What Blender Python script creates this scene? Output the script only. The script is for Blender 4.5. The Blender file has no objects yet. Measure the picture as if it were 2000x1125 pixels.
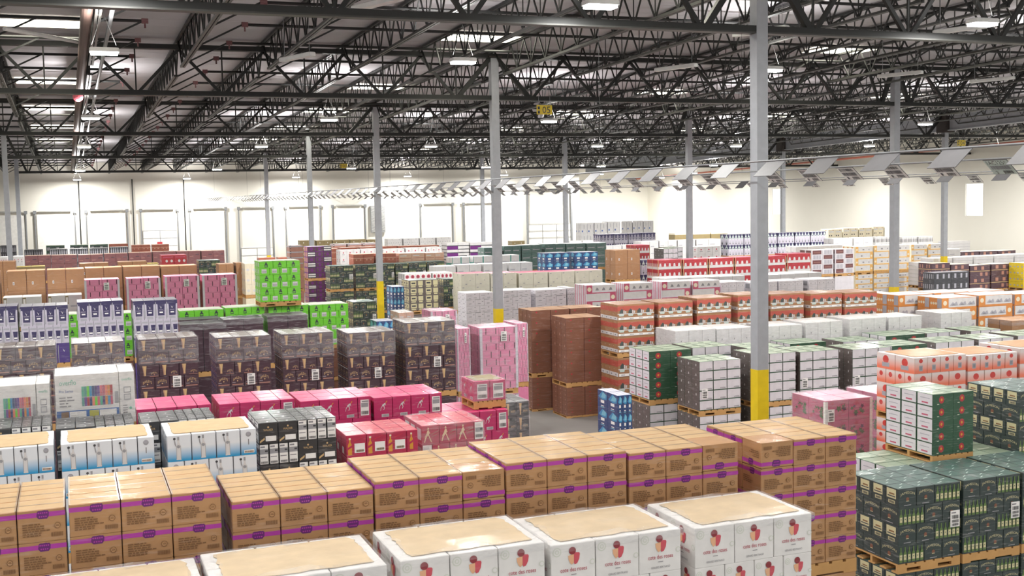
# Warehouse full of palletised cartons seen from a high vantage point.
import bpy, bmesh, math, random
from mathutils import Vector, Matrix
random.seed(7)
C = bpy.context.scene.collection
scene = bpy.context.scene
PI = math.pi

# ------------------------------------------------------------------ camera
EYE = 6.6
cam_d = bpy.data.cameras.new('camera'); cam = bpy.data.objects.new('camera', cam_d); C.objects.link(cam)
cam_d.sensor_fit = 'HORIZONTAL'; cam_d.sensor_width = 36.0
cam_d.lens = 36.0 * 2255.17 / 2000.0
cam_d.clip_start = 0.1; cam_d.clip_end = 400
YAW, PITCH, ROLL = 0.366738, 0.076338, -0.018925
fw = Vector((math.sin(YAW)*math.cos(PITCH), math.cos(YAW)*math.cos(PITCH), -math.sin(PITCH)))
rt = Vector((math.cos(YAW), -math.sin(YAW), 0)); up = rt.cross(fw)
r2 = math.cos(ROLL)*rt + math.sin(ROLL)*up; u2 = -math.sin(ROLL)*rt + math.cos(ROLL)*up
cam.matrix_world = Matrix(((r2.x, u2.x, -fw.x, 0), (r2.y, u2.y, -fw.y, 0), (r2.z, u2.z, -fw.z, EYE), (0, 0, 0, 1)))
scene.camera = cam

# ------------------------------------------------------------------ world, exposure
w = bpy.data.worlds.new('world'); scene.world = w; w.use_nodes = True
w.node_tree.nodes['Background'].inputs[0].default_value = (1.0, 0.98, 0.95, 1)
w.node_tree.nodes['Background'].inputs[1].default_value = 0.8      # even fill light, added through the shell left open behind and left
vs = scene.view_settings
vs.view_transform = 'Standard'; vs.look = 'None'; vs.gamma = 1.0; vs.use_curve_mapping = False
vs.exposure = 0.0
scene.cycles.use_denoising = True
scene.cycles.max_bounces = 5; scene.cycles.diffuse_bounces = 3; scene.cycles.glossy_bounces = 2
scene.cycles.transparent_max_bounces = 8; scene.cycles.caustics_reflective = False; scene.cycles.caustics_refractive = False
scene.cycles.sample_clamp_indirect = 4.0

LAMP_W = 480.0       # watts of a high bay lamp
CEILING_FILL = .22        # share given to the added upward fill light
SKY_E = 14.0         # emission of a skylight dome

# ------------------------------------------------------------------ helpers: properties, objects
def tag(o, label=None, cat=None, group=None, kind=None):
    if label: o['label'] = label
    if cat: o['category'] = cat
    if group: o['group'] = group
    if kind: o['kind'] = kind
    return o
def empty(name, loc=(0, 0, 0)):
    o = bpy.data.objects.new(name, None); o.location = loc; o.empty_display_size = .2; C.objects.link(o); return o
def new_obj(name, me, parent=None, loc=(0, 0, 0), rotz=0.0):
    o = bpy.data.objects.new(name, me); C.objects.link(o); o.location = loc
    if rotz: o.rotation_euler = (0, 0, rotz)
    if parent is not None: o.parent = parent
    return o

# ------------------------------------------------------------------ materials
def lin(h):
    h = h.lstrip('#'); v = [int(h[i:i+2], 16)/255 for i in (0, 2, 4)]
    return tuple(x/12.92 if x <= .04045 else ((x+.055)/1.055)**2.4 for x in v) + (1,)
MATS = {}
def mat(name, hexc, rough=.6, film=0.0, metal=0.0, var=.06, scale=6.0):
    """Principled with a little procedural colour variation; film adds the wrinkled gloss of clear plastic wrap lying on the surface."""
    if name in MATS: return MATS[name]
    m = bpy.data.materials.new(name); m.use_nodes = True; MATS[name] = m
    nt = m.node_tree; b = nt.nodes['Principled BSDF']
    b.inputs['Roughness'].default_value = rough; b.inputs['Metallic'].default_value = metal
    c = lin(hexc)
    tc = nt.nodes.new('ShaderNodeTexCoord')
    n = nt.nodes.new('ShaderNodeTexNoise'); n.inputs['Scale'].default_value = scale; n.inputs['Detail'].default_value = 3
    nt.links.new(tc.outputs['Object'], n.inputs['Vector'])
    r = nt.nodes.new('ShaderNodeValToRGB')
    r.color_ramp.elements[0].position = .3; r.color_ramp.elements[1].position = .7
    r.color_ramp.elements[0].color = tuple(x*(1-var) for x in c[:3]) + (1,)
    r.color_ramp.elements[1].color = tuple(min(1, x*(1+var)) for x in c[:3]) + (1,)
    nt.links.new(n.outputs['Fac'], r.inputs['Fac']); nt.links.new(r.outputs['Color'], b.inputs['Base Color'])
    if film:
        b.inputs['Coat Weight'].default_value = film; b.inputs['Coat Roughness'].default_value = .12
        mp = nt.nodes.new('ShaderNodeMapping'); mp.inputs['Rotation'].default_value = (.12, .16, .1)
        mp.inputs['Scale'].default_value = (3.0, 3.0, 26.0)
        n2 = nt.nodes.new('ShaderNodeTexNoise'); n2.inputs['Scale'].default_value = 1.3; n2.inputs['Detail'].default_value = 5
        n2.inputs['Distortion'].default_value = .6
        bp = nt.nodes.new('ShaderNodeBump'); bp.inputs['Strength'].default_value = .55; bp.inputs['Distance'].default_value = .03
        ob = nt.nodes.new('ShaderNodeObjectInfo')
        ad = nt.nodes.new('ShaderNodeVectorMath'); ad.operation = 'ADD'
        nt.links.new(tc.outputs['Object'], ad.inputs[0]); nt.links.new(ob.outputs['Location'], ad.inputs[1])
        nt.links.new(ad.outputs['Vector'], mp.inputs['Vector']); nt.links.new(mp.outputs['Vector'], n2.inputs['Vector'])
        nt.links.new(n2.outputs['Fac'], bp.inputs['Height']); nt.links.new(bp.outputs['Normal'], b.inputs['Coat Normal'])
        # the plastic itself turns milky where it bunches into wrinkles
        mr = nt.nodes.new('ShaderNodeMapRange'); mr.inputs['From Min'].default_value = .55; mr.inputs['From Max'].default_value = .8
        mr.inputs['To Min'].default_value = .02; mr.inputs['To Max'].default_value = .05 + .4*film
        mx = nt.nodes.new('ShaderNodeMixRGB'); mx.inputs['Color2'].default_value = (.78, .77, .77, 1)
        nt.links.new(n2.outputs['Fac'], mr.inputs['Value']); nt.links.new(mr.outputs[0], mx.inputs['Fac'])
        nt.links.new(r.outputs['Color'], mx.inputs['Color1']); nt.links.new(mx.outputs[0], b.inputs['Base Color'])
    return m
def emit(name, hexc, strength):
    if name in MATS: return MATS[name]
    m = bpy.data.materials.new(name); m.use_nodes = True; MATS[name] = m
    b = m.node_tree.nodes['Principled BSDF']
    b.inputs['Base Color'].default_value = lin(hexc)
    b.inputs['Emission Color'].default_value = lin(hexc); b.inputs['Emission Strength'].default_value = strength
    return m
def gradient(name, low, high, z0, z1, film=.35):
    """A printed vertical colour gradient, in the carton's own coordinates."""
    if name in MATS: return MATS[name]
    m = mat(name, high, .55, film); nt = m.node_tree; b = nt.nodes['Principled BSDF']
    tc = nt.nodes.new('ShaderNodeTexCoord'); sp = nt.nodes.new('ShaderNodeSeparateXYZ'); mr = nt.nodes.new('ShaderNodeMapRange')
    mr.inputs['From Min'].default_value = z0; mr.inputs['From Max'].default_value = z1
    r = nt.nodes.new('ShaderNodeValToRGB'); r.color_ramp.elements[0].color = lin(low); r.color_ramp.elements[1].color = lin(high)
    nt.links.new(tc.outputs['Object'], sp.inputs[0]); nt.links.new(sp.outputs['Z'], mr.inputs['Value'])
    nt.links.new(mr.outputs[0], r.inputs['Fac']); nt.links.new(r.outputs['Color'], b.inputs['Base Color'])
    return m
def film_mat():
    """Clear stretch film: mostly see-through, milky where it bunches, shiny."""
    if 'stretch_film' in MATS: return MATS['stretch_film']
    m = bpy.data.materials.new('stretch_film'); m.use_nodes = True; MATS['stretch_film'] = m
    nt = m.node_tree; nt.nodes.clear()
    out = nt.nodes.new('ShaderNodeOutputMaterial'); mix = nt.nodes.new('ShaderNodeMixShader')
    tr = nt.nodes.new('ShaderNodeBsdfTransparent'); pb = nt.nodes.new('ShaderNodeBsdfPrincipled')
    pb.inputs['Base Color'].default_value = (.82, .82, .84, 1); pb.inputs['Roughness'].default_value = .18
    tc = nt.nodes.new('ShaderNodeTexCoord'); mp = nt.nodes.new('ShaderNodeMapping')
    mp.inputs['Rotation'].default_value = (.2, .25, .3); mp.inputs['Scale'].default_value = (2.2, 2.2, 12)
    n = nt.nodes.new('ShaderNodeTexNoise'); n.inputs['Scale'].default_value = 1.5; n.inputs['Detail'].default_value = 6; n.inputs['Distortion'].default_value = 1.0
    r = nt.nodes.new('ShaderNodeMapRange'); r.inputs['From Min'].default_value = .35; r.inputs['From Max'].default_value = .75
    r.inputs['To Min'].default_value = .05; r.inputs['To Max'].default_value = .34
    bp = nt.nodes.new('ShaderNodeBump'); bp.inputs['Strength'].default_value = .7; bp.inputs['Distance'].default_value = .04
    nt.links.new(tc.outputs['Object'], mp.inputs['Vector']); nt.links.new(mp.outputs[0], n.inputs['Vector'])
    nt.links.new(n.outputs['Fac'], r.inputs['Value']); nt.links.new(n.outputs['Fac'], bp.inputs['Height']); nt.links.new(bp.outputs[0], pb.inputs['Normal'])
    nt.links.new(r.outputs[0], mix.inputs['Fac']); nt.links.new(tr.outputs[0], mix.inputs[1]); nt.links.new(pb.outputs[0], mix.inputs[2])
    nt.links.new(mix.outputs[0], out.inputs['Surface'])
    return m

COL = {  # printed colours and surfaces, each: hex, roughness, film gloss
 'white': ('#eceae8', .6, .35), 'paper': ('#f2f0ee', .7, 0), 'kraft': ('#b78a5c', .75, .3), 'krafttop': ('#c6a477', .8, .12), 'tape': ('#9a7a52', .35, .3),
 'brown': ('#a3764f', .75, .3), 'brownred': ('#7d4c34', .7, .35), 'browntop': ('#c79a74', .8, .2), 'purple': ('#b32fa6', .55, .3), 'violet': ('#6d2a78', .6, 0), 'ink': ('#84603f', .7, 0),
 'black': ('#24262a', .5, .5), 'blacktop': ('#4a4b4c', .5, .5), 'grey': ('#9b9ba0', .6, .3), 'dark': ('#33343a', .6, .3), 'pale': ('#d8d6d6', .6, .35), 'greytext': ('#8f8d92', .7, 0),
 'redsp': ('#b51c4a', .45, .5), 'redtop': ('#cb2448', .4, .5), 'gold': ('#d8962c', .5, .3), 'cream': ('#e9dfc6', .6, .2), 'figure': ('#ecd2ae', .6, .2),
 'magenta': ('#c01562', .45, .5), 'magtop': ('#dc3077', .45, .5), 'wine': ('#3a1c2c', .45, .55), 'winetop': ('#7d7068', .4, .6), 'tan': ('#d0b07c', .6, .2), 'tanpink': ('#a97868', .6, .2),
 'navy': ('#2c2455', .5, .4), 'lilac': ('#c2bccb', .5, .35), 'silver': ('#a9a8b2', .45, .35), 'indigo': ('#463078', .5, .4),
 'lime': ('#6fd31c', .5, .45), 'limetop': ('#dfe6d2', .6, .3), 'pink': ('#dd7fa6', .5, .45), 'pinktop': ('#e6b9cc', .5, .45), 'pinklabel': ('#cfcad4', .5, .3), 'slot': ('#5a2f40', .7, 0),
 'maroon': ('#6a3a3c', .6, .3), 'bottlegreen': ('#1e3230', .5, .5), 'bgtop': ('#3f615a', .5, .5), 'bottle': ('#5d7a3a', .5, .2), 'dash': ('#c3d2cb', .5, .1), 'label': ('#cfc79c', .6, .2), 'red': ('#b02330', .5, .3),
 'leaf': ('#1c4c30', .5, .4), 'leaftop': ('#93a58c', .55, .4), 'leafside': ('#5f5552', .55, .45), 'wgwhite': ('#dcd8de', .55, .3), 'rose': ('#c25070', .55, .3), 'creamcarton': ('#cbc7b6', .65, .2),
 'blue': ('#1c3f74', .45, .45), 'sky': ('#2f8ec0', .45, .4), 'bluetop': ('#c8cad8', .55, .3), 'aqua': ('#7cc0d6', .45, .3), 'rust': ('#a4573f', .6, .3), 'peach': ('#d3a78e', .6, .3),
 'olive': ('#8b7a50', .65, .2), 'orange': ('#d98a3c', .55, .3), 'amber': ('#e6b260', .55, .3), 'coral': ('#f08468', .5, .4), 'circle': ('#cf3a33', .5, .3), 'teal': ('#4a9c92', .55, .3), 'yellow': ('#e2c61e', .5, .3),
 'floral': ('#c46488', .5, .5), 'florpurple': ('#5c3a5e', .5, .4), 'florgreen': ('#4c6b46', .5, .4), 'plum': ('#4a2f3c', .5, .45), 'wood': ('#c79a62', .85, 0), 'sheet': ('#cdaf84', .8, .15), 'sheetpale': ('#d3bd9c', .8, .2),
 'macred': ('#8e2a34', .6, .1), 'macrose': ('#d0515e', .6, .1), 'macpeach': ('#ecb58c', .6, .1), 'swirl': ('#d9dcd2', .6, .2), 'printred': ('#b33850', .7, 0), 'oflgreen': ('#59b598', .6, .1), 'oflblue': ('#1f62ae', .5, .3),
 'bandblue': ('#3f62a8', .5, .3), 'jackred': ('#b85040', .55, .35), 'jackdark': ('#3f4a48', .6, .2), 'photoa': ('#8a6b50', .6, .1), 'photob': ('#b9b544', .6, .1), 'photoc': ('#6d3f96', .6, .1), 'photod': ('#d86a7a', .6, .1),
}
def M(k):
    if k in MATS: return MATS[k]
    h, r, f = COL[k]; return mat(k, h, r, f)

# ------------------------------------------------------------------ mesh builder
class MB:
    def __init__(s): s.v = []; s.f = []; s.m = []; s.mats = []
    def mi(s, m):
        if m not in s.mats: s.mats.append(m)
        return s.mats.index(m)
    def face(s, pts, m):
        n = len(s.v); s.v += [tuple(p) for p in pts]; s.f.append(tuple(range(n, n+len(pts)))); s.m.append(s.mi(m))
    def box(s, x0, y0, z0, x1, y1, z1, m, top=None, ch=0.0):
        if ch:
            return s.chbox(x0, y0, z0, x1, y1, z1, m, top or m, ch)
        n = len(s.v); s.v += [(x0,y0,z0),(x1,y0,z0),(x1,y1,z0),(x0,y1,z0),(x0,y0,z1),(x1,y0,z1),(x1,y1,z1),(x0,y1,z1)]
        a = s.mi(m); t = s.mi(top) if top else a
        for f, k in (((0,3,2,1),a),((4,5,6,7),t),((0,1,5,4),a),((1,2,6,5),a),((2,3,7,6),a),((3,0,4,7),a)):
            s.f.append(tuple(i+n for i in f)); s.m.append(k)
    def chbox(s, x0, y0, z0, x1, y1, z1, m, top, c):
        """box with chamfered vertical and top edges"""
        a = s.mi(m); t = s.mi(top); n = len(s.v)
        def ring(z, i): return [(x0+c+i,y0+i,z),(x1-c-i,y0+i,z),(x1-i,y0+c+i,z),(x1-i,y1-c-i,z),(x1-c-i,y1-i,z),(x0+c+i,y1-i,z),(x0+i,y1-c-i,z),(x0+i,y0+c+i,z)]
        s.v += ring(z0, 0) + ring(z1-c, 0) + ring(z1, c)
        s.f.append(tuple(n+7-i for i in range(8))); s.m.append(a)
        for k in (0, 8):
            for i in range(8):
                j = (i+1) % 8; s.f.append((n+k+i, n+k+j, n+k+8+j, n+k+8+i)); s.m.append(a)
        s.f.append(tuple(n+16+i for i in range(8))); s.m.append(t)
    def bar(s, p0, p1, a, b, m, upv=(0, 0, 1)):
        """rectangular bar from p0 to p1, a wide across, b along the up direction"""
        p0 = Vector(p0); p1 = Vector(p1); d = (p1-p0).normalized(); u = Vector(upv)
        if abs(d.dot(u)) > .98: u = Vector((0, 1, 0)) if abs(d.y) < .9 else Vector((1, 0, 0))
        x = d.cross(u).normalized(); y = x.cross(d)
        n = len(s.v)
        for p in (p0, p1):
            for i, j in ((-1,-1),(1,-1),(1,1),(-1,1)): s.v.append(tuple(p + x*(i*a/2) + y*(j*b/2)))
        k = s.mi(m)
        for f in ((0,1,2,3),(7,6,5,4),(0,4,5,1),(1,5,6,2),(2,6,7,3),(3,7,4,0)):
            s.f.append(tuple(i+n for i in f)); s.m.append(k)
    def tube(s, p0, p1, r, m, seg=8):
        p0 = Vector(p0); p1 = Vector(p1); d = (p1-p0).normalized(); u = Vector((0,0,1)) if abs(d.z) < .9 else Vector((1,0,0))
        x = d.cross(u).normalized(); y = x.cross(d); n = len(s.v); k = s.mi(m)
        for p in (p0, p1):
            for i in range(seg):
                a = 2*PI*i/seg; s.v.append(tuple(p + x*(r*math.cos(a)) + y*(r*math.sin(a))))
        for i in range(seg):
            j = (i+1) % seg; s.f.append((n+i, n+seg+i, n+seg+j, n+j)); s.m.append(k)
        s.f.append(tuple(n+i for i in range(seg))); s.m.append(k); s.f.append(tuple(n+2*seg-1-i for i in range(seg))); s.m.append(k)
    def mesh(s, name, smooth=False):
        me = bpy.data.meshes.new(name); me.from_pydata(s.v, [], s.f)
        for m in s.mats: me.materials.append(m)
        me.polygons.foreach_set('material_index', s.m)
        if smooth: me.polygons.foreach_set('use_smooth', [True]*len(s.f))
        me.update(); return me
    def build(s, name, parent=None, loc=(0, 0, 0), rotz=0.0): return new_obj(name, s.mesh(name), parent, loc, rotz)

# lettering: Blender's built-in font turned into flat polygons
TXT = {}
def txt(string):
    if string in TXT: return TXT[string]
    cu = bpy.data.curves.new('lettering', 'FONT'); cu.body = string; cu.resolution_u = 2; cu.align_x = 'CENTER'
    o = bpy.data.objects.new('lettering', cu); C.objects.link(o); bpy.context.view_layer.update()
    dg = bpy.context.evaluated_depsgraph_get(); me = bpy.data.meshes.new_from_object(o.evaluated_get(dg))
    vs_ = [(v.co.x, v.co.y) for v in me.vertices]; fs = [tuple(p.vertices) for p in me.polygons]
    bpy.data.objects.remove(o); bpy.data.curves.remove(cu); bpy.data.meshes.remove(me)
    ys = [v[1] for v in vs_]; xs = [v[0] for v in vs_]; h = max(ys)-min(ys); cx = (max(xs)+min(xs))/2; y0 = min(ys)
    TXT[string] = ([((x-cx)/h, (y-y0)/h) for x, y in vs_], fs, (max(xs)-min(xs))/h)
    return TXT[string]

# printed artwork: a list of items in face coordinates (u right, v up, 0..1)
def R(u0, v0, u1, v1, m): return ('p', [(u0,v0),(u1,v0),(u1,v1),(u0,v1)], m)
def Pg(pts, m): return ('p', pts, m)
def Ci(u, v, r, m, n=14): return ('c', u, v, r, m, n)
def T(s, u, v, h, m, width=None, arch=0.0): return ('t', s, u, v, h, m, width, arch)
def bars(u0, v0, u1, v1, m, n=9):
    rnd = random.Random(int(u0*997+v0*131)); out = []; x = u0
    while x < u1-.001:
        wd = (u1-u0)/n*rnd.choice((.35, .5, .7)); out.append(R(x, v0, min(u1, x+wd), v1, m)); x += wd + (u1-u0)/n*rnd.choice((.3, .4))
    return out
def lines(u0, v0, u1, v1, n, m, seed=1, fill=.5):
    rnd = random.Random(seed); out = []; h = (v1-v0)/n
    for i in range(n):
        x = u0
        end = u0 + (u1-u0)*rnd.uniform(.55, 1)
        while x < end:
            l = rnd.uniform(.04, .12); out.append(R(x, v1-(i+fill)*h-.0, min(end, x+l), v1-i*h-h*.1, m)); x += l + .02
    return out
def put_art(mb, art, o, ux, vx, n, w, h, lift=.0018):
    o = Vector(o); ux = Vector(ux); vx = Vector(vx); n = Vector(n)
    for k, it in enumerate(art):
        off = n*(lift + (.00045*k if k < 12 else .0052 + .00012*(k-12)))
        P = lambda u, v: o + ux*(u*w) + vx*(v*h) + off
        if it[0] == 'p': mb.face([P(u, v) for u, v in it[1]], M(it[2]))
        elif it[0] == 'c':
            _, u, v, r, m, q = it
            mb.face([o + ux*(u*w + r*w*math.cos(2*PI*i/q)) + vx*(v*h + r*w*math.sin(2*PI*i/q)) + off for i in range(q)], M(m))
        elif it[0] == 't':
            _, s, u, v, th, m, width, arch = it
            vv, ff, asp = txt(s); H = th*h; sx = H if width is None else width*w/asp
            b = len(mb.v); hw = asp/2
            for x, y in vv: mb.v.append(tuple(o + ux*(u*w + x*sx) + vx*(v*h + y*H - arch*h*(x/hw)**2) + off))
            mi = mb.mi(M(m))
            for f in ff: mb.f.append(tuple(i+b for i in f)); mb.m.append(mi)
CART = {}
def carton(w_, d_, h_, base, front=(), left=(), top=None, back=None, right=None, topart=(), key=None, flip=False):
    """one closed carton with its printing; origin at the middle of its bottom"""
    if key is not None and (key, flip) in CART: return CART[(key, flip)]
    g = .004; mb = MB(); tm = M(top or base)
    bm_ = M(base) if isinstance(base, str) else base
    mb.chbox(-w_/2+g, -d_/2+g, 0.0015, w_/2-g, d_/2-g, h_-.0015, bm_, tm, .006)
    back = front if back is None else back; right = left if right is None else right
    def fl(a):
        if not flip: return a
        out = []
        for it in a:
            if it[0] == 'p': out.append(('p', [(1-u, 1-v) for u, v in it[1]], it[2]))
            elif it[0] == 'c': out.append(('c', 1-it[1], 1-it[2]) + it[3:])
            else: out.append(it[:2] + (1-it[2], 1-it[3]-it[4]) + it[4:])
        return out
    a, b = w_/2-g, d_/2-g; W2, D2 = w_-2*g, d_-2*g
    put_art(mb, fl(front), (-a, -b, 0), (1,0,0), (0,0,1), (0,-1,0), W2, h_)
    put_art(mb, fl(left), (-a, b, 0), (0,-1,0), (0,0,1), (-1,0,0), D2, h_)
    put_art(mb, fl(back), (a, b, 0), (-1,0,0), (0,0,1), (0,1,0), W2, h_)
    put_art(mb, fl(right), (a, -b, 0), (0,1,0), (0,0,1), (1,0,0), D2, h_)
    put_art(mb, topart, (-a, -b, h_-.0015), (1,0,0), (0,1,0), (0,0,1), W2, D2, .0012)
    me = mb.mesh('carton')
    if key is not None: CART[(key, flip)] = me
    return me
# ------------------------------------------------------------------ kinds of pallet loads
PAL_H = .145
def bottle_pts(u, v, w_, h_, neck=.32, shoulder=.62):
    """front outline of a bottle, bottom centre at (u, v)"""
    n = w_*neck/2; a = w_/2
    return [(u-a, v), (u+a, v), (u+a, v+h_*shoulder*.92), (u+a*.72, v+h_*(shoulder+.05)), (u+n, v+h_*(shoulder+.12)), (u+n, v+h_), (u-n, v+h_), (u-n, v+h_*(shoulder+.12)), (u-a*.72, v+h_*(shoulder+.05)), (u-a, v+h_*shoulder*.92)]
def walker(u, v, s, m, a=1.0):
    """striding figure in hat, coat and boots; s = height in v, a = width/height correction"""
    q = lambda x, y: (u + x*s*a, v + y*s)
    return [Pg([q(-.04,.88), q(.06,.9), q(.05,.99), q(-.03,.98)], m), Pg([q(-.10,.86), q(.11,.89), q(.11,.91), q(-.10,.88)], m), Ci(u+.015*s*a, v+.84*s, .035*s*a, m, 8),
            Pg([q(-.08,.5), q(.06,.5), q(.12,.66), q(.08,.8), q(-.04,.8), q(-.12,.66)], m), Pg([q(.06,.72), q(.17,.62), q(.15,.58), q(.05,.66)], m),
            Pg([q(-.08,.66), q(-.3,.36), q(-.27,.34), q(-.03,.56)], m), Pg([q(-.09,.5), q(.0,.5), q(-.16,.3), q(-.27,.02), q(-.35,.02), q(-.26,.32)], m),
            Pg([q(-.02,.5), q(.07,.5), q(.17,.28), q(.28,.06), q(.31,.0), q(.21,.02), q(.1,.28)], m)]
def roo(u, v, s, m, a=1.0):
    """leaping wallaby with a raised head, long tail trailing"""
    q = lambda x, y: (u + x*s*a, v + y*s)
    return [Pg([q(-.12,.42), q(.08,.46), q(.26,.62), q(.3,.72), q(.2,.74), q(.02,.64), q(-.14,.56)], 'ink' if m == 'dark' else m),
            Pg([q(.26,.64), q(.42,.82), q(.5,.84), q(.46,.94), q(.38,.9), q(.28,.76)], 'gold'), Pg([q(-.12,.5), q(-.3,.3), q(-.36,-.0), q(-.32,-.0), q(-.25,.26), q(-.08,.44)], m),
            Pg([q(.0,.46), q(.1,.24), q(.0,.08), q(.06,.06), q(.17,.25), q(.12,.48)], m), Pg([q(.2,.62), q(.3,.46), q(.33,.48), q(.26,.66)], m)]
PARTS = {}
def kind(name, W, D, layers, desc, pallet=True, film=0, sheet=None, labels=(), corner=None, block=None):
    """layers from the bottom up: (height, xs, ys, fn(i, j) -> (mesh, rotz)); widths in xs are fractions of W"""
    lay = []; z = PAL_H if pallet else 0.0
    for h, xs, ys, fn in layers:
        if isinstance(xs, int): xs = [1/xs]*xs
        if isinstance(ys, int): ys = [1/ys]*ys
        y = 0; L = []
        for j, fy in enumerate(ys):
            x = 0
            for i, fx in enumerate(xs):
                L.append((i, j, len(xs), len(ys), (x+fx/2)*W, (y+fy/2)*D, z, fx*W, fy*D, h, fn)); x += fx
            y += fy
        lay.append(L); z += h
    PARTS[name] = dict(W=W, D=D, H=z, lay=lay, desc=desc, pallet=pallet, film=film, sheet=sheet, labels=labels, corner=corner, block=block)
def simple(name, nx, ny, nl, h, base, top, front=(), left=None, desc='', W=1.2, D=1.0, alt=None, altleft=None, topart=(), altn=None, **kw):
    """every layer alike, or two layers in turn (alt = artwork of the second)"""
    layers = []
    for k in range(nl):
        odd = alt is not None and (nl-1-k) % 2 == 1
        f = alt if odd else front; l = (altleft if odd and altleft is not None else left)
        l = f if l is None else l
        n = altn if (odd and altn) else nx
        def fn(i, j, f=f, l=l, n=n, odd=odd, h=h):
            nn = n if isinstance(n, int) else len(n)
            w_ = W/n if isinstance(n, int) else W*n[i]
            F = f(i) if callable(f) else f
            Lf = l(i) if callable(l) else l
            key = (name, odd, round(w_, 3), i if callable(f) else 0)
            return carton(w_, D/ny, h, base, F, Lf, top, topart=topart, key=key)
        layers.append((h, n, ny, fn))
    kind(name, W, D, layers, desc, **kw)

def text_lines(s=1): return lines(.1, .17, .7, .58, 6, 'ink', s, .62)
badge = [Pg([(.42,.74),(.45,.70),(.62,.70),(.64,.74),(.66,.78),(.665,.9),(.64,.955),(.6,.95),(.58,.965),(.5,.95),(.46,.955),(.42,.94),(.41,.86),(.4,.8)], 'violet'),
         *[Ci(.445+.043*k, .885, .017, 'purple', 8) for k in range(5)], *[Ci(.465+.045*k, .775, .016, 'purple', 8) for k in range(4)]]
def kraft_front(): return [R(0,.76,1,.905,'purple'), *badge, *text_lines(), Ci(.83,.47,.062,'ink',18), Ci(.83,.47,.05,'kraft',18), R(.795,.45,.865,.475,'ink'), R(.80,.49,.86,.505,'ink'), *bars(.69,.14,.94,.27,'ink',14)]
ksq = [R(0,.47,1,.53,'tape'), R(0,.0,.03,1,'tape'), R(.97,0,1,1,'tape')]
def k_layers():
    def fn(i, j): return carton(.4, .353, .262, 'kraft', kraft_front(), [R(0,.76,1,.905,'purple'), *badge, *lines(.1,.3,.6,.6,4,'ink',3)], 'krafttop', topart=ksq, key='kraft')
    return [(.262, 3, 3, fn)]*5
kind('kraft', 1.2, 1.06, k_layers(), 'kraft cartons with a purple stripe')

def mac(u, v, s, a):
    q = lambda x, y: (u + x*s*a, v + y*s)
    return [Pg([q(-.3,.5), q(.02,.56), q(.08,.3), q(.0,.1), q(-.1,.02), q(-.2,.12), q(-.28,.3)], 'macpeach'),
            Pg([q(.02,.55), q(.12,.64), q(.32,.62), q(.36,.55), q(.32,.28), q(.2,.06), q(.06,.02), q(.02,.1)], 'macrose'), Ci(u-.06*s*a, v+.74*s, .2*s*a, 'macred', 16)]
def cote_art(big):
    a = (.35/.4) if big else (.33/.3)
    swirl = [Ci(.13,.82,.1,'swirl',16), Ci(.13,.82,.075,'white',16), Ci(.13,.82,.05,'swirl',16), Ci(.13,.82,.025,'white',12), Ci(.93,.5,.06,'swirl',14), Ci(.93,.5,.04,'white',14)]
    return swirl + mac(.5, .48, .46, a) + [T('cote des roses', .5, .33, .1 if big else .09, 'printred', .6), R(.44,.25,.56,.265,'greytext'), T('GERARD BERTRAND', .5, .1, .05, 'greytext', .46)]
def cote_layers():
    def A(i, j): return carton(.4, .44, .35, 'white', cote_art(True), cote_art(True), 'white', key='coteA')
    def B(i, j): return carton(.3, .293, .33, 'white', cote_art(False), cote_art(False), 'white', key='coteB')
    return [(.33, 4, 3, B), (.35, 3, 2, A), (.33, 4, 3, B), (.35, 3, 2, A)]
kind('cote', 1.2, .88, cote_layers(), 'white rose wine cartons under a kraft sheet', sheet='sheetpale', film=.16)

def sky_layers():
    G = gradient('sky_gradient', '2f9ad0', 'e6eaf0', .02, .2)
    def bt(): return [R(0,0,.012,1,'greytext'), Pg(bottle_pts(.47,.06,.2,.86,.42,.62), 'pale'), R(.375,.1,.39,.6,'grey'), R(.55,.1,.565,.6,'grey'), Ci(.47,.56,.07,'grey',12), R(.43,.8,.51,.93,'grey'),
                      Ci(.31,.86,.055,'dark',10), Pg([(.29,.82),(.33,.82),(.37,.62),(.35,.56),(.31,.66)],'grey')]
    def ball(): return [R(0,0,.015,1,'greytext'), Ci(.5,.8,.17,'grey',16), Ci(.5,.83,.12,'silver',14), R(.47,.4,.53,.62,'greytext'), R(.2,.08,.85,.2,'paper'), *bars(.24,.1,.82,.17,'ink',12)]
    def mk(wide_first):
        xs = [.272, .272, .272, .184] if wide_first else [.184, .272, .272, .272]
        def fn(i, j):
            nar = (i == 3) if wide_first else (i == 0)
            return carton(1.2*(.184 if nar else .272), .35, .37, G, ball() if nar else bt(), bt(), 'white', key=('sky', nar))
        return (.37, xs, 3, fn)
    return [mk(False), mk(True), mk(False), mk(True)]
kind('sky', 1.2, 1.05, sky_layers(), 'white and blue vodka cartons under a kraft sheet', sheet='sheet', film=.1)

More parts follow.
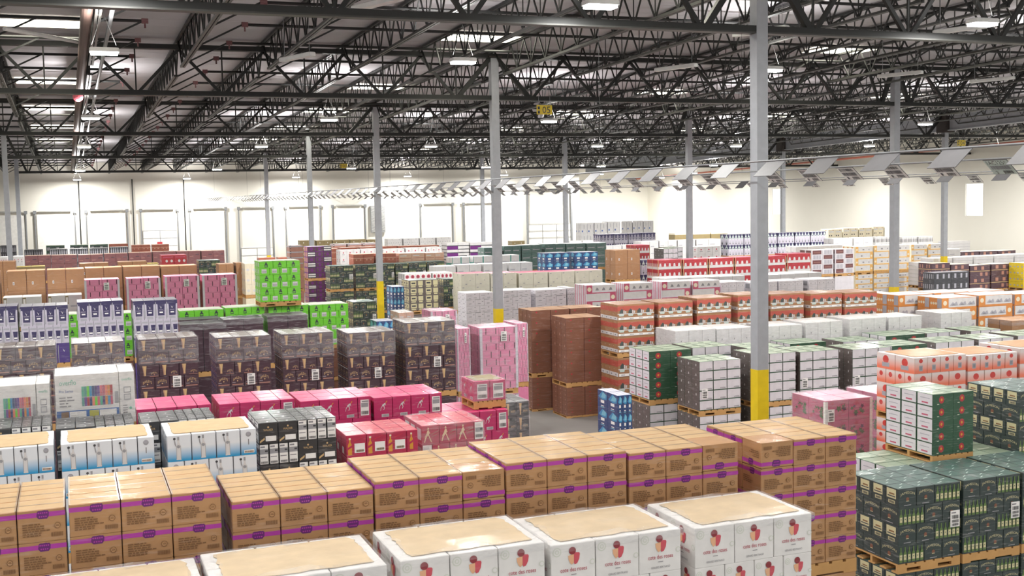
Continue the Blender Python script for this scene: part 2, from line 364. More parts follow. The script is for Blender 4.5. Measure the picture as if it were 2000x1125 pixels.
def bw_layers():
    wide = [T('WALKER', .5, .6, .1, 'tan', .5), Ci(.5,.78,.05,'tan',8), R(.35,.12,.9,.36,'paper'), Pg([(.05,.05),(.3,.2),(.3,.3),(.05,.15)],'tan')]
    lab = [R(.06,.04,.94,.96,'paper'), R(.12,.82,.6,.9,'greytext'), R(.06,.52,.94,.76,'grey'), R(.6,.62,.9,.7,'dark'), R(.12,.36,.8,.4,'greytext'), *bars(.14,.08,.86,.18,'dark',12)]
    tp = [Ci(.5,.2,.06,'paper',8), R(.1,.48,.9,.52,'dark'), R(.2,.7,.8,.74,'pale')]
    def mk(odd):
        xs = [.25, .25, .125, .125, .125, .125]; xs = xs[::-1] if odd else xs
        def fn(i, j):
            wd = xs[i] > .2
            return carton(1.14*xs[i], .35, .31, 'black', wide if wd else lab, lab, 'blacktop', topart=tp, key=('bw', wd))
        return (.31, xs, 3, fn)
    return [mk(k % 2 == 0) for k in range(4)]
kind('blackwhisky', 1.14, 1.05, bw_layers(), 'black whisky cartons with white label panels')
redtop = [R(.2,.46,.8,.54,'redsp'), Ci(.5,.2,.05,'peach',8), Ci(.5,.8,.05,'peach',8), R(.0,.0,.02,1,'redsp')]
rb = [Pg(bottle_pts(.17,.12,.2,.76,.36,.62),'gold'), R(.12,.8,.22,.88,'cream'), Pg([(.07,.36),(.27,.46),(.27,.56),(.07,.46)],'redsp'), R(.4,.2,.92,.62,'paper'), R(.46,.24,.88,.34,'dash'), *bars(.5,.24,.86,.34,'ink',10), Pg([(.35,.72),(.8,.86),(.8,.9),(.35,.76)],'redtop')]
rb4 = [Pg(bottle_pts(.4,.14,.32,.74,.36,.62),'gold'), R(.32,.8,.48,.88,'cream'), Pg([(.24,.36),(.56,.46),(.56,.56),(.24,.46)],'redsp')]
simple('redbottle', [.28,.28,.28,.16], 3, 4, .34, 'redsp', 'redtop', lambda i: rb4 if i == 3 else rb, left=[R(.1,.1,.5,.4,'paper')], desc='red whisky cartons printed with amber bottles', W=1.11, topart=redtop)
rw_lab = [R(.04,.04,.96,.96,'paper'), R(.1,.72,.7,.86,'pale'), R(.1,.42,.9,.66,'grey'), R(.6,.52,.9,.62,'dark'), *bars(.12,.14,.88,.3,'dark',12)]
rw_man = [*walker(.34,.1,.8,'figure',.9), Pg([(.52,.5),(.96,.66),(.96,.7),(.52,.54)],'tanpink'), Pg([(.56,.38),(.96,.52),(.96,.55),(.56,.41)],'tanpink'), R(0,0,.012,1,'redtop')]
simple('redwalker', [.28,.28,.28,.16], 3, 4, .3, 'redsp', 'redtop', lambda i: rw_lab if i == 3 else rw_man, left=[R(.1,.2,.8,.8,'pale')], desc='red whisky cartons printed with striding men', W=1.03, topart=redtop, alt=lambda i: rw_lab if i == 0 else rw_man, altn=[.16,.28,.28,.28], film=.22)
mg_lab = [R(.2,.1,.85,.85,'paper'), R(.25,.5,.8,.7,'grey'), *bars(.25,.16,.8,.32,'dark',10), R(.3,.74,.8,.8,'greytext')]
mg_roo = [*roo(.5,.36,.5,'pale',.9), R(.4,.06,.8,.2,'pale'), *bars(.44,.08,.78,.18,'greytext',8), R(0,0,.01,1,'magtop')]
simple('magenta', [.27,.27,.27,.19], 3, 3, .36, 'magenta', 'magtop', lambda i: mg_lab if i == 3 else mg_roo, left=mg_roo, desc='magenta wine cartons with a leaping wallaby', D=1.1, alt=lambda i: mg_lab if i == 0 else mg_roo, altn=[.19,.27,.27,.27], topart=[R(.1,.44,.9,.47,'magenta'), R(0,0,.02,1,'magenta')], film=.12)
simple('magsmall', 2, 2, 1, .36, 'magenta', 'magtop', mg_lab, left=mg_roo, desc='a short part load of magenta wine cartons in film', W=.62, D=.7, film=.3)
PARTS['magsmall']['sheet'] = 'olive'
def ofl_layers():
    cols = ['oflgreen','teal','lime','sky','blue','indigo','photoc','photod','rose','coral','orange','red']
    big = [T('overflo', .2, .8, .1, 'oflgreen', .26), T('Pro Series', .17, .66, .05, 'bandblue', .22), *lines(.06,.36,.3,.58,4,'greytext',5,.5),
           *[R(.41+.041*k, .56, .447+.041*k, .76, cols[k]) for k in range(12)], *[R(.41+.041*k, .38, .447+.041*k, .55, cols[(k*5+1) % 12]) for k in range(12)],
           R(.4,.355,.94,.375,'paper'), R(.93,.4,.99,.62,'grey'), R(.01,.06,.99,.31,'oflblue'), R(.08,.09,.2,.29,'photoa'), R(.21,.09,.47,.29,'paper'), R(.52,.09,.67,.29,'photob'), R(.68,.09,.95,.29,'paper'), *lines(.23,.12,.45,.27,4,'pale',9)]
    nar = [T('overflo', .5, .82, .055, 'oflgreen', .66), R(.28,.58,.75,.7,'grey'), R(.33,.6,.7,.68,'paper'), R(.28,.44,.75,.56,'grey'), R(.33,.46,.7,.54,'pale'), Ci(.7,.28,.09,'oflgreen',12), *lines(.2,.12,.65,.35,5,'greytext',4)]
    def fn(i, j): return carton(1.16*(.8 if i == 0 else .2), .9, .8, 'white', big if i == 0 else nar, nar, 'white', key=('ofl', i))
    return [(.8, [.8, .2], 1, fn)]
kind('overflo', 1.16, .9, ofl_layers(), 'big white bottle-set cartons in film', film=.2)
gl = lambda u: [Pg([(u-.06,.12),(u+.05,.12),(u+.05,.34),(u+.1,.9),(u-.12,.9),(u-.06,.34)],'tan'), Pg([(u-.05,.14),(u-.01,.14),(u-.02,.4),(u-.07,.84),(u-.1,.84),(u-.05,.34)],'tanpink')]
bl_logo = [T('BAILEYS', .5, .6, .2, 'tan', .62, .16), Ci(.5,.45,.05,'tan',8), R(.1,.12,.9,.2,'tanpink'), R(.1,.3,.35,.36,'greytext')]
bl_glass = [*gl(.26), T('BAILEYS', .74, .3, .12, 'tan', .3, .1), Pg([(.7,.24),(.78,.24),(.74,.12)],'tanpink'), R(.5,.04,.95,.08,'tanpink')]
simple('bailey', 3, 4, 6, .277, 'wine', 'winetop', bl_glass, left=bl_logo, desc='dark cream liqueur cartons with gold glasses', D=1.1, alt=bl_logo, altn=4, film=.5, labels=[(.62,.5)], topart=[R(.05,.48,.95,.52,'dark'), R(.1,.1,.4,.4,'pale')])
simple('bottlewrap', 2, 2, 4, .3, 'black', 'blacktop', [*gl(.3), T('BAILEYS',.7,.3,.14,'tan',.36)], desc='black liqueur cartons under heavy clear film', W=.95, film=.6)
gpan = lambda: [R(0,0,1,1,'lilac'), R(0,.8,1,1,'navy'), Pg([(.12,.94),(.97,.94),(.86,.74),(.82,.2),(.22,.2),(.2,.74)],'navy'), Pg([(.4,.72),(.52,.55),(.6,.68),(.53,.6)],'paper'), R(.3,.48,.72,.5,'lilac'), R(.36,.33,.68,.4,'paper'), R(.24,.03,.8,.16,'silver'),
                Pg(bottle_pts(.03,.08,.2,.82,.3,.5),'silver')]
gsix = lambda: [R(0,0,1,1,'lilac'), R(.15,.8,.9,.9,'silver'), Pg([(.3,.7),(.95,.7),(.86,.25),(.4,.25)],'navy'), R(.42,.3,.85,.38,'paper'), Pg(bottle_pts(.1,.06,.26,.8,.3,.5),'silver')]
def gv_layers():
    A = lambda i, j: carton(.28, .333, .5, 'lilac', gpan(), gpan(), 'silver', key='gvA')
    B = lambda i, j: carton(1.12/6, .333, .46, 'lilac', gsix(), gsix(), 'silver', key='gvB')
    Cc = lambda i, j: carton(.28, .333, .5, 'indigo', [R(.0,0,.05,.9,'silver'), Pg([(.4,.72),(.52,.55),(.6,.68),(.53,.6)],'paper')], (), 'silver', key='gvC')
    return [(.5, 4, 3, Cc), (.46, 6, 3, B), (.5, 4, 3, A)]
kind('bottleviolet', 1.12, 1.0, gv_layers(), 'violet vodka cartons with pale bottles')
simple('plumdark', 2, 2, 3, .45, 'wine', 'dark', [R(0,0,.01,1,'dark')], desc='plain dark plum cartons', film=.15)
li_b = [Pg(bottle_pts(.5,.12,.24,.72,.5,.6),'bottlegreen'), R(.42,.24,.58,.4,'lime')]
li_w = [R(.2,.25,.7,.85,'pale'), *bars(.26,.34,.66,.6,'grey',7)]
simple('lime', 3, 3, 6, .212, 'lime', 'limetop', li_b, left=[R(.3,.2,.7,.8,'dash')], desc='bright lime green bottle cartons', alt=li_w, altn=4, film=.12, sheet='limetop')
pk = [R(.28,.12,.33,.9,'slot'), R(.82,.12,.87,.9,'slot')]; pk2 = [R(.05,.12,.1,.9,'slot'), R(.55,.12,.6,.9,'slot')]
simple('pink', 2, 2, 8, .2, 'pink', 'pinktop', pk, left=[R(.5,.1,.57,.9,'slot')], desc='pink slotted cartons in film', W=1.1, D=.95, alt=pk2, film=.22, corner='pinklabel', labels=[(.62,.93)])
simple('kraftbig', 2, 2, 2, .66, 'brown', 'browntop', [R(.28,.3,.37,.45,'paper'), R(.3,.32,.35,.43,'greytext'), R(.985,0,1,1,'brownred')], desc='big plain brown boxes', film=.18)
simple('paleleaf', 2, 2, 2, .5, 'pale', 'white', [R(.02,.4,.2,.95,'olive'), R(.05,.5,.17,.85,'paper'), R(.3,.2,.9,.3,'silver')], desc='pale grey cartons with a leaf mark', film=.12)
simple('maroon', 2, 2, 3, .42, 'maroon', 'peach', [R(.1,.3,.4,.34,'tanpink'), R(.6,.5,.9,.6,'wine')], desc='brown and maroon cartons')
bbt = lambda c: [Pg(bottle_pts(u,.1,.12,.8), c) for u in (.14,.38,.62,.86)]
simple('blackbottle', 2, 2, 3, .42, 'dark', 'blacktop', bbt('silver'), desc='black cartons with pale bottles', film=.25)
simple('greybottle', 3, 2, 3, .4, 'pale', 'white', bbt('dark'), desc='white cartons with grey bottles')
simple('darkgreen', 2, 2, 3, .42, 'bottlegreen', 'leaf', [R(.1,.2,.4,.7,'grey'), R(0,.8,1,1,'leaf')], desc='dark green cartons')
simple('rustbox', 2, 2, 3, .38, 'rust', 'peach', [R(.0,.42,1,.5,'peach'), Ci(.3,.25,.06,'peach',8), Ci(.7,.25,.06,'peach',8)], desc='rust red cartons')
simple('peachbox', 2, 2, 3, .38, 'peach', 'white', [R(.05,.3,.95,.36,'rust'), R(.1,.6,.6,.7,'pale')], desc='peach cartons', film=.2)
simple('whitelogo', 3, 2, 3, .38, 'pale', 'white', [Ci(.5,.6,.1,'printred',10), R(.3,.3,.7,.38,'greytext')], desc='white cartons with a small red mark')
simple('redbox', 2, 2, 3, .42, 'red', 'rose', [Ci(.4,.4,.1,'pale',10), Ci(.8,.4,.1,'pale',10), R(.1,.75,.9,.85,'rose')], desc='red cartons with white discs')
simple('palebox', 2, 2, 3, .42, 'cream', 'white', [R(.2,.3,.7,.5,'pale')], desc='cream cartons in clear film', film=.35)
simple('yellowtop', 2, 2, 3, .4, 'olive', 'yellow', [R(.1,.4,.9,.6,'cream')], desc='cartons with yellow lids', sheet=None)
simple('olive', 2, 2, 3, .42, 'olive', 'cream', [R(.4,.5,.5,.65,'paper')], desc='olive brown cartons')
simple('greyband', 1, 1, 4, .34, 'tanpink', 'pale', [R(.0,.7,1,.9,'silver'), R(.02,.5,.12,1,'wine'), Ci(.07,.75,.03,'paper',8)], desc='grey brown banded cartons')
simple('whitespot', 2, 2, 3, .4, 'pale', 'white', [Ci(.2,.25,.05,'grey',8), Ci(.5,.25,.05,'grey',8), Ci(.8,.25,.05,'grey',8), R(.55,.8,.7,.88,'greytext')], desc='pale cartons with small grey spots')
simple('stripstack', 2, 2, 7, .2, 'pale', 'white', [R(0,.0,1,.25,'dark')], left=[R(0,0,1,.25,'dark')], desc='white and black striped cartons', alt=lambda i: [R(0,0,1,1,'violet')] if i == 0 else [R(0,0,1,.25,'dark')], film=.1)
simple('tealwhite', 2, 2, 2, .5, 'pale', 'white', [R(0,0,.06,1,'teal'), R(.94,0,1,1,'teal'), R(.1,.2,.9,.4,'silver')], left=[R(0,0,1,.4,'teal')], desc='white cartons with teal edges')
simple('whiteflat', 2, 2, 3, .42, 'pale', 'paper', [R(.1,.2,.5,.3,'silver'), R(.985,0,1,1,'grey')], desc='plain white cartons')
simple('whitedot', 5, 3, 4, .28, 'white', 'paper', [Ci(.5,.5,.36,'rose',14), Ci(.5,.5,.22,'macred',12)], left=bars(.1,.1,.9,.9,'grey',5), desc='white cartons with a row of crimson discs', D=1.05)
jl = [R(.12,.3,.5,.9,'label'), R(.14,.06,.46,.24,'label'), R(.18,.5,.44,.7,'dark'), R(.62,.3,.94,.9,'label'), R(.66,.06,.9,.24,'label')]
simple('jamlabel', 2, 3, 4, .3, 'leafside', 'bgtop', jl, desc='grey green cartons with cream labels', D=1.05, film=.15)
simple('cream', 2, 2, 3, .48, 'creamcarton', 'rose', [R(.08,.84,.2,.9,'greytext'), R(.6,.4,.66,.46,'greytext'), R(.3,.12,.42,.18,'greytext')], desc='grey cream cartons with a pink lid', D=1.05)
bb = [Pg([(.08,.62),(.5,.98),(.96,.78),(.9,.52),(.5,.5)],'sky'), Pg([(.35,.6),(.55,.92),(.85,.82),(.8,.6)],'aqua'), R(.32,.3,.68,.46,'paper'), R(.36,.12,.64,.17,'paper'), R(.3,.04,.7,.08,'aqua')]
simple('blueband', 3, 2, 3, .43, 'blue', 'bluetop', bb, desc='deep blue water cartons with pale splashes')
simple('greywrap', 2, 2, 3, .44, 'bgtop', 'pale', [R(.1,.4,.8,.5,'grey')], desc='grey green cartons in cloudy film', film=.5)
wp = [R(.1,.55,.4,.6,'greytext'), R(.55,.2,.8,.28,'grey'), R(.6,.7,.7,.8,'greytext'), R(.2,.12,.35,.2,'grey')]
simple('whiteprint', 2, 2, 6, .24, 'wgwhite', 'white', wp, desc='white cartons with scattered grey print', alt=[R(.3,.3,.6,.4,'grey'), R(.75,.6,.9,.7,'greytext'), R(.0,.92,.6,1,'grey')], altn=3)
simple('brownplain', 2, 3, 6, .325, 'brownred', 'browntop', [Ci(.28,.8,.045,'red',10), R(0,0,.012,1,'maroon')], left=[R(.6,.3,.75,.5,'tanpink')], desc='tall stack of reddish brown cartons', D=1.1, film=.12, labels=[])
rc_ = [R(.0,0,.2,1,'rose'), Ci(.1,.5,.07,'cream',10), R(.22,.3,.98,.92,'pale'), *[Pg([(u,.35),(u+.12,.35),(u+.1,.6),(u+.05,.7)],'greytext') for u in (.3,.52,.76)], R(0,0,1,.12,'rose')]
rc2 = [R(.8,0,1,1,'rose'), Ci(.9,.5,.07,'cream',10), R(.02,.3,.78,.92,'pale'), R(0,0,1,.1,'rose')]
simple('rosecarton', 1, 3, 4, .31, 'wgwhite', 'white', rc_, left=[R(.2,0,.35,1,'rose'), R(.6,0,.75,1,'rose')], desc='white and rose sparkling water cartons', D=1.05, alt=rc2)
ww = [Pg([(0,.72),(.25,.8),(.5,.72),(.75,.8),(1,.72),(1,.74),(.75,.82),(.5,.74),(.25,.82),(0,.74)],'greytext'), R(0,.3,1,.32,'silver'), R(.2,.42,.26,.58,'greytext'), R(.7,.42,.76,.58,'greytext')]
simple('whitewave', 3, 2, 4, .3, 'wgwhite', 'white', ww, left=[R(.2,.2,.8,.8,'greytext')], desc='white cartons with a fine wavy line', D=1.05)
rcn = [R(0,.0,1,.28,'pale'), *[Pg([(u,.3),(u+.1,.3),(u+.08,.62),(u+.02,.62)],'pale') for u in (.05,.25,.45,.65,.85)], R(0,0,.02,1,'tan'), R(.98,0,1,1,'tan')]
simple('redcan', 1, 2, 3, .41, 'red', 'rose', rcn, desc='red and white can cartons')
simple('navybottle', 5, 2, 4, .33, 'navy', 'silver', [R(0,0,1,.3,'lilac'), Pg(bottle_pts(.5,.06,.6,.86),'dash'), R(.35,.25,.65,.4,'navy')], desc='navy cartons with white bottles', alt=[R(0,0,1,1,'lilac'), Pg(bottle_pts(.5,.2,.5,.7),'silver'), Ci(.5,.25,.16,'dark',8)])
simple('bluewhite', 4, 2, 3, .4, 'aqua', 'white', [R(0,.6,1,1,'paper'), R(.1,.1,.5,.5,'bandblue')], desc='pale blue and white cartons')
simple('tallwhite', 2, 2, 2, .92, 'pale', 'white', [R(.42,.5,.5,.85,'grey'), R(.9,.1,.97,.9,'silver'), R(.1,.2,.3,.35,'bandblue')], desc='tall white appliance cartons', D=1.1)
simple('beige', 1, 1, 2, .6, 'olive', 'cream', [R(0,.8,1,1,'cream')], desc='beige sheeted cartons')
simple('whiteshelf', 2, 1, 4, .32, 'cream', 'paper', [R(.1,.2,.8,.5,'pale'), R(.6,.6,.75,.8,'tanpink')], desc='cream cartons with open fronts', alt=[R(.1,.3,.25,.6,'dark'), R(.4,.3,.55,.6,'dark')])
simple('maroonwhite', 2, 2, 5, .24, 'wgwhite', 'white', lambda i: [R(.1,.1,.9,.92,'maroon'), R(.2,.4,.8,.5,'tanpink')] if i == 0 else bars(.15,.1,.85,.9,'silver',5), desc='white cartons with maroon panels', alt=lambda i: [R(.1,.1,.9,.92,'maroon'), R(.2,.4,.8,.5,'tanpink')] if i == 1 else bars(.15,.1,.85,.9,'silver',5))
am = [R(0,0,.16,1,'amber'), Ci(.08,.5,.05,'cream',8), R(.17,.25,.98,.95,'pale'), R(.4,.4,.5,.6,'greytext'), R(.75,.4,.8,.6,'greytext'), R(0,0,1,.14,'amber')]
am2 = [R(.84,0,1,1,'amber'), Ci(.92,.5,.05,'cream',8), R(.02,.25,.83,.95,'pale'), R(.3,.4,.4,.6,'greytext'), R(0,0,1,.14,'amber')]
simple('ambercarton', 1, 3, 4, .333, 'cream', 'paper', am, left=[R(.1,.1,.4,.9,'orange'), R(.55,.1,.85,.9,'cream')], desc='white and amber sparkling water cartons', D=1.1, alt=am2)
mt = lambda x: [Pg([(x,.3),(x+.09,.62),(x+.14,.5),(x+.2,.66),(x+.24,.3)],'silver'), Pg([(x+.05,.3),(x+.1,.48),(x+.2,.3)],'greytext')]
aw = [R(0,.12,.18,1,'orange'), Ci(.09,.55,.055,'cream',12), R(.19,.16,.985,.95,'pale'), *mt(.22), *mt(.47), *mt(.72), R(0,0,1,.12,'orange')]
aw2 = [R(.82,.12,1,1,'orange'), Ci(.91,.55,.055,'cream',12), R(.015,.16,.81,.95,'pale'), *mt(.05), *mt(.3), *mt(.56), R(0,0,1,.12,'orange')]
simple('amberwide', 1, 2, 4, .37, 'orange', 'paper', aw, left=[R(.62,.1,.98,.95,'silver'), Ci(.14,.5,.08,'cream',10), Ci(.33,.5,.08,'cream',10), Ci(.52,.5,.08,'cream',10)], desc='orange and white water cartons with hills', W=1.42, D=1.15, alt=aw2)
simple('whitestack', 1, 1, 6, .2, 'pale', 'paper', [R(0,.0,1,.06,'silver'), R(.1,.3,.5,.5,'wgwhite')], desc='flat white paper stacks')
pl = [R(.2,.25,.34,.8,'tanpink'), R(.56,.25,.7,.8,'tanpink'), R(.0,.0,1,.08,'tan')]
simple('plumlabel', 1, 2, 4, .32, 'plum', 'cream', pl, desc='plum cartons with small square labels', alt=[R(.5,.25,.62,.8,'tanpink'), R(.76,.25,.88,.8,'tanpink')])
simple('blacklabel', 2, 2, 2, .5, 'dark', 'silver', [R(.15,.4,.26,.85,'silver'), R(.5,.4,.6,.85,'silver'), R(.8,.4,.9,.85,'silver')], desc='charcoal cartons with square labels', W=2.2, D=.8, film=.2)
simple('yellowbox', 1, 2, 4, .32, 'yellow', 'cream', [R(.1,.3,.35,.5,'silver'), R(.7,.3,.9,.5,'silver')], desc='bright yellow cartons')
jk = [R(.0,.62,1,.9,'jackred'), *[x for u in (.02,.26,.5,.74) for x in (Pg([(u,.44),(u+.03,.44),(u+.04,.6),(u+.09,.74),(u+.13,.68),(u+.13,.44)],'jackdark'), R(u+.14,.46,u+.17,.64,'pale'), R(u+.185,.46,u+.215,.6,'pale'))],
      R(0,.4,1,.445,'pale'), *[Pg([(u,.4),(u+.15,.4),(u+.13,.28),(u+.02,.28)],'dash') for u in (.03,.28,.53,.78)], R(.02,.06,.98,.2,'paper'), *[x for u in (.08,.33,.58,.83) for x in bars(u,.1,u+.1,.16,'greytext',6)]]
simple('jack', 1, 4, 3, .475, 'brown', 'peach', jk, left=[R(0,.55,1,.85,'jackred'), R(0,.05,1,.25,'pale'), R(.3,.1,.6,.18,'greytext')], desc='brown and red bottle-print cartons', D=1.15, topart=[R(.0,.2,1,.5,'rust'), R(.0,.75,1,.9,'cream')], film=.08)
simple('whitewrap', 3, 2, 3, .36, 'pale', 'white', [R(.42,.1,.47,.22,'dark')], left=[R(.48,.1,.52,.25,'grey')], desc='white wrapped cartons with tiny black marks', W=1.25, D=1.15, film=.3)
wgf = [R(.02,.08,.98,.97,'wgwhite'), *bars(.5,.14,.9,.24,'greytext',12), R(.55,.25,.88,.27,'silver')]
wgs = [R(0,0,1,1,'leafside'), R(.5,.5,.58,.72,'pale'), R(.1,.1,.14,.2,'grey')]
simple('leafgreen', 3, 3, 5, .246, 'leaf', 'leaftop', wgf, left=wgs, desc='green topped cartons with white label fronts', W=1.19, D=1.1, topart=[R(.1,.2,.7,.3,'limetop'), R(.3,.6,.9,.7,'limetop'), R(0,0,.02,1,'leaf')], labels=[(.12,.3)])
pns = [R(0,0,1,1,'leaf'), Ci(.42,.52,.13,'red',9), Ci(.42,.52,.05,'gold',8), R(.2,.15,.3,.2,'limetop')]
simple('poinsettia', 2, 3, 5, .246, 'leaf', 'leaftop', pns, left=[R(.04,.06,.96,.96,'wgwhite'), R(.3,.2,.7,.32,'rose'), R(.2,.6,.8,.66,'silver')], desc='green cartons printed with red flowers', D=1.15, topart=[R(.1,.2,.7,.3,'limetop')])
PARTS['poinsettia']['left_n'] = 3
def coral_layers():
    G = gradient('coral_gradient', 'ef7f62', 'e6d8d6', .05, .26)
    a = [Ci(.5,.78,.15,'circle',14), R(.36,.16,.64,.5,'silver'), *bars(.4,.22,.6,.44,'greytext',5), R(0,0,.012,1,'peach')]
    b = [Ci(.5,.6,.17,'circle',14), R(0,0,.012,1,'peach')]
    s = [Ci(.5,.62,.16,'circle',14), R(.3,.15,.7,.42,'silver')]
    A = lambda i, j: carton(1.24/4, .55, .34, G, a, s, 'white', key='corA')
    B = lambda i, j: carton(1.24/3, .275, .3, G, b, [Ci(.5,.65,.2,'circle',12)], 'white', key='corB')
    return [(.3, 3, 4, B), (.34, 4, 2, A), (.3, 3, 4, B), (.34, 4, 2, A)]
kind('coral', 1.24, 1.1, coral_layers(), 'white and coral cartons with red discs', sheet='browntop', film=.08)
def flo(seed):
    rnd = random.Random(seed); out = []
    for _ in range(13):
        u, v, r = rnd.uniform(.12,.88), rnd.uniform(.15,.85), rnd.uniform(.07,.14); m = rnd.choice(('florgreen','florpurple','floral','florgreen','rose'))
        q = rnd.uniform(0, 6); n = 10
        out.append(Pg([(u + (r if k % 2 else r*.45)*math.cos(q+2*PI*k/n), v + (r if k % 2 else r*.45)*1.3*math.sin(q+2*PI*k/n)) for k in range(n)], m))
    return out
simple('floral', 2, 2, 3, .42, 'floral', 'pinktop', lambda i: flo(i+3), left=flo(11), desc='pink flower-print cartons in film with white corner strips', D=1.15, film=.2, corner='paper', labels=[(.1,.86)])
simple('violettower', 3, 2, 6, .26, 'violet', 'silver', lambda i: [R(.05,.1,.95,.9,'plum'), Ci(.5,.5,.2,'violet',9)] if i != 2 else [R(0,0,1,1,'dark'), R(.05,.2,.95,.45,'pale'), R(.05,.6,.95,.85,'pale')], left=[R(.1,.1,.9,.9,'tanpink')], desc='purple wine cartons with white end labels', film=.2,
       alt=lambda i: [R(0,0,1,1,'dark'), R(.05,.2,.95,.45,'pale'), R(.05,.6,.95,.85,'pale')] if i == 0 else [R(.05,.1,.95,.9,'plum'), Ci(.5,.5,.2,'violet',9)])
def jam_layers():
    logo = [T('JAMESON', .5, .66, .17, 'label', .8, .1), Ci(.5,.42,.09,'brownred',8), R(.42,.3,.58,.33,'label'), R(.3,.08,.7,.12,'grey')]
    bot = [x for k in range(6) for u in (.1+.16*k,) for x in (Pg(bottle_pts(u,.08,.115,.8,.34,.6),'bottle'), R(u-.05,.2,u+.05,.48,'label'), Ci(u,.36,.02,'florgreen',6))]
    tile = [R(.12,.42,.82,.92,'label'), R(.18,.5,.76,.56,'dark'), R(.3,.62,.7,.7,'ink'), R(.25,.14,.75,.32,'label'), *bars(.3,.17,.7,.29,'dark',8)]
    tp = [Pg([(.2,.25),(.45,.4),(.47,.36),(.22,.2)],'dash'), Pg([(.55,.7),(.8,.85),(.82,.8),(.57,.66)],'dash')]
    def mk(odd):
        xs = [.29, .29, .42]; xs = xs[::-1] if odd else xs; ny = 3 if odd else 4
        def fn(i, j):
            wd = xs[i] > .4
            return carton(1.13*xs[i], 1.2/ny, .28, 'bottlegreen', bot if wd else logo, logo if odd else tile, 'bgtop', topart=tp, key=('jam', odd, wd))
        return (.28, xs, ny, fn)
    return [mk(True), mk(False), mk(True), mk(False)]
kind('jam', 1.13, 1.2, jam_layers(), 'dark green whiskey cartons with bottle rows', labels=[(.9,.62)], film=0)
# ------------------------------------------------------------------ building shell
S = 15.24                     # bay depth
X0, Y0, BX = 13.02, 19.94, 15.85
LINES = {'L': X0-BX, 'A': X0, 'B': X0+BX, 'C': X0+2*BX}
WALL_Y, REC_Y, RIGHT_X = 97.0, 115.0, 60.6
def deck(y): return EYE + .318*S - .0212*(y - Y0 - S)
def row_y(k): return Y0 + k*S
BOT = {0: 3.19, 1: 3.19, 2: 2.93, 3: 2.60, 4: 2.27}
steel = mat('joist_steel', '#242524', .5, 0, .2); steel2 = mat('chord_steel', '#42423f', .45, 0, .3); rustpipe = mat('pipe_brown', '#5e4a42', .6)
colpaint = mat('column_paint', '#a3a6ac', .5); yellow = mat('safety_yellow', '#e3c51a', .45); capst = mat('cap_steel', '#3b3431', .7)
wallm = mat('wall_paint', '#e2dfd4', .85, 0, 0, .02, .4); deckm = mat('roof_lining', '#c2bfc3', .8, 0, 0, .05, .3)
whitem = mat('door_white', '#eeece6', .6); railm = mat('rail_grey', '#8a8c8e', .5, 0, .3); sunlit_white = mat('sunlit_bar_white', '#e4e6e2', .4)
def deck_lines():
    nt = deckm.node_tree; b = nt.nodes['Principled BSDF']
    tc = nt.nodes.new('ShaderNodeTexCoord'); wv = nt.nodes.new('ShaderNodeTexWave'); wv.wave_type = 'BANDS'; wv.bands_direction = 'Y'
    wv.inputs['Scale'].default_value = .26; wv.inputs['Distortion'].default_value = .0
    bp = nt.nodes.new('ShaderNodeBump'); bp.inputs['Strength'].default_value = .5; bp.inputs['Distance'].default_value = .05
    pw = nt.nodes.new('ShaderNodeMath'); pw.operation = 'POWER'; pw.inputs[1].default_value = 30
    nt.links.new(tc.outputs['Object'], wv.inputs['Vector']); nt.links.new(wv.outputs['Fac'], pw.inputs[0]); nt.links.new(pw.outputs[0], bp.inputs['Height']); nt.links.new(bp.outputs[0], b.inputs['Normal'])
deck_lines()
def struct(mb, name): o = mb.build(name); o['kind'] = 'structure'; return o
mb = MB(); mb.box(-32, -14, -.3, RIGHT_X+.3, REC_Y+.3, 0, mat('concrete_floor', '#8d8b88', .5, 0, 0, .1, .5)); struct(mb, 'floor')
mb = MB()
def slab(x0, x1, ya, yb):
    za, zb = deck(ya), deck(yb)
    p = [(x0,ya,za),(x1,ya,za),(x1,yb,zb),(x0,yb,zb)]; q = [(a,b,c+.25) for a,b,c in p]
    mb.face(p[::-1], deckm); mb.face(q, deckm)
    for i in range(4):
        j = (i+1) % 4; mb.face([p[i], p[j], q[j], q[i]], deckm)
slab(-32, RIGHT_X+.3, -8, WALL_Y+.3); slab(44.0, RIGHT_X+.3, WALL_Y+.3, REC_Y+.3); struct(mb, 'ceiling')
mb = MB(); mb.box(-32, WALL_Y, 0, 44.06, WALL_Y+.3, deck(WALL_Y)+.1, wallm); struct(mb, 'wall_back')
mb = MB(); mb.box(43.76, WALL_Y+.3, 0, 44.06, REC_Y, deck(WALL_Y)+.1, wallm); struct(mb, 'wall_jog')
mb = MB(); mb.box(43.76, REC_Y, 0, RIGHT_X+.3, REC_Y+.3, deck(WALL_Y)+.1, wallm); struct(mb, 'wall_recess')
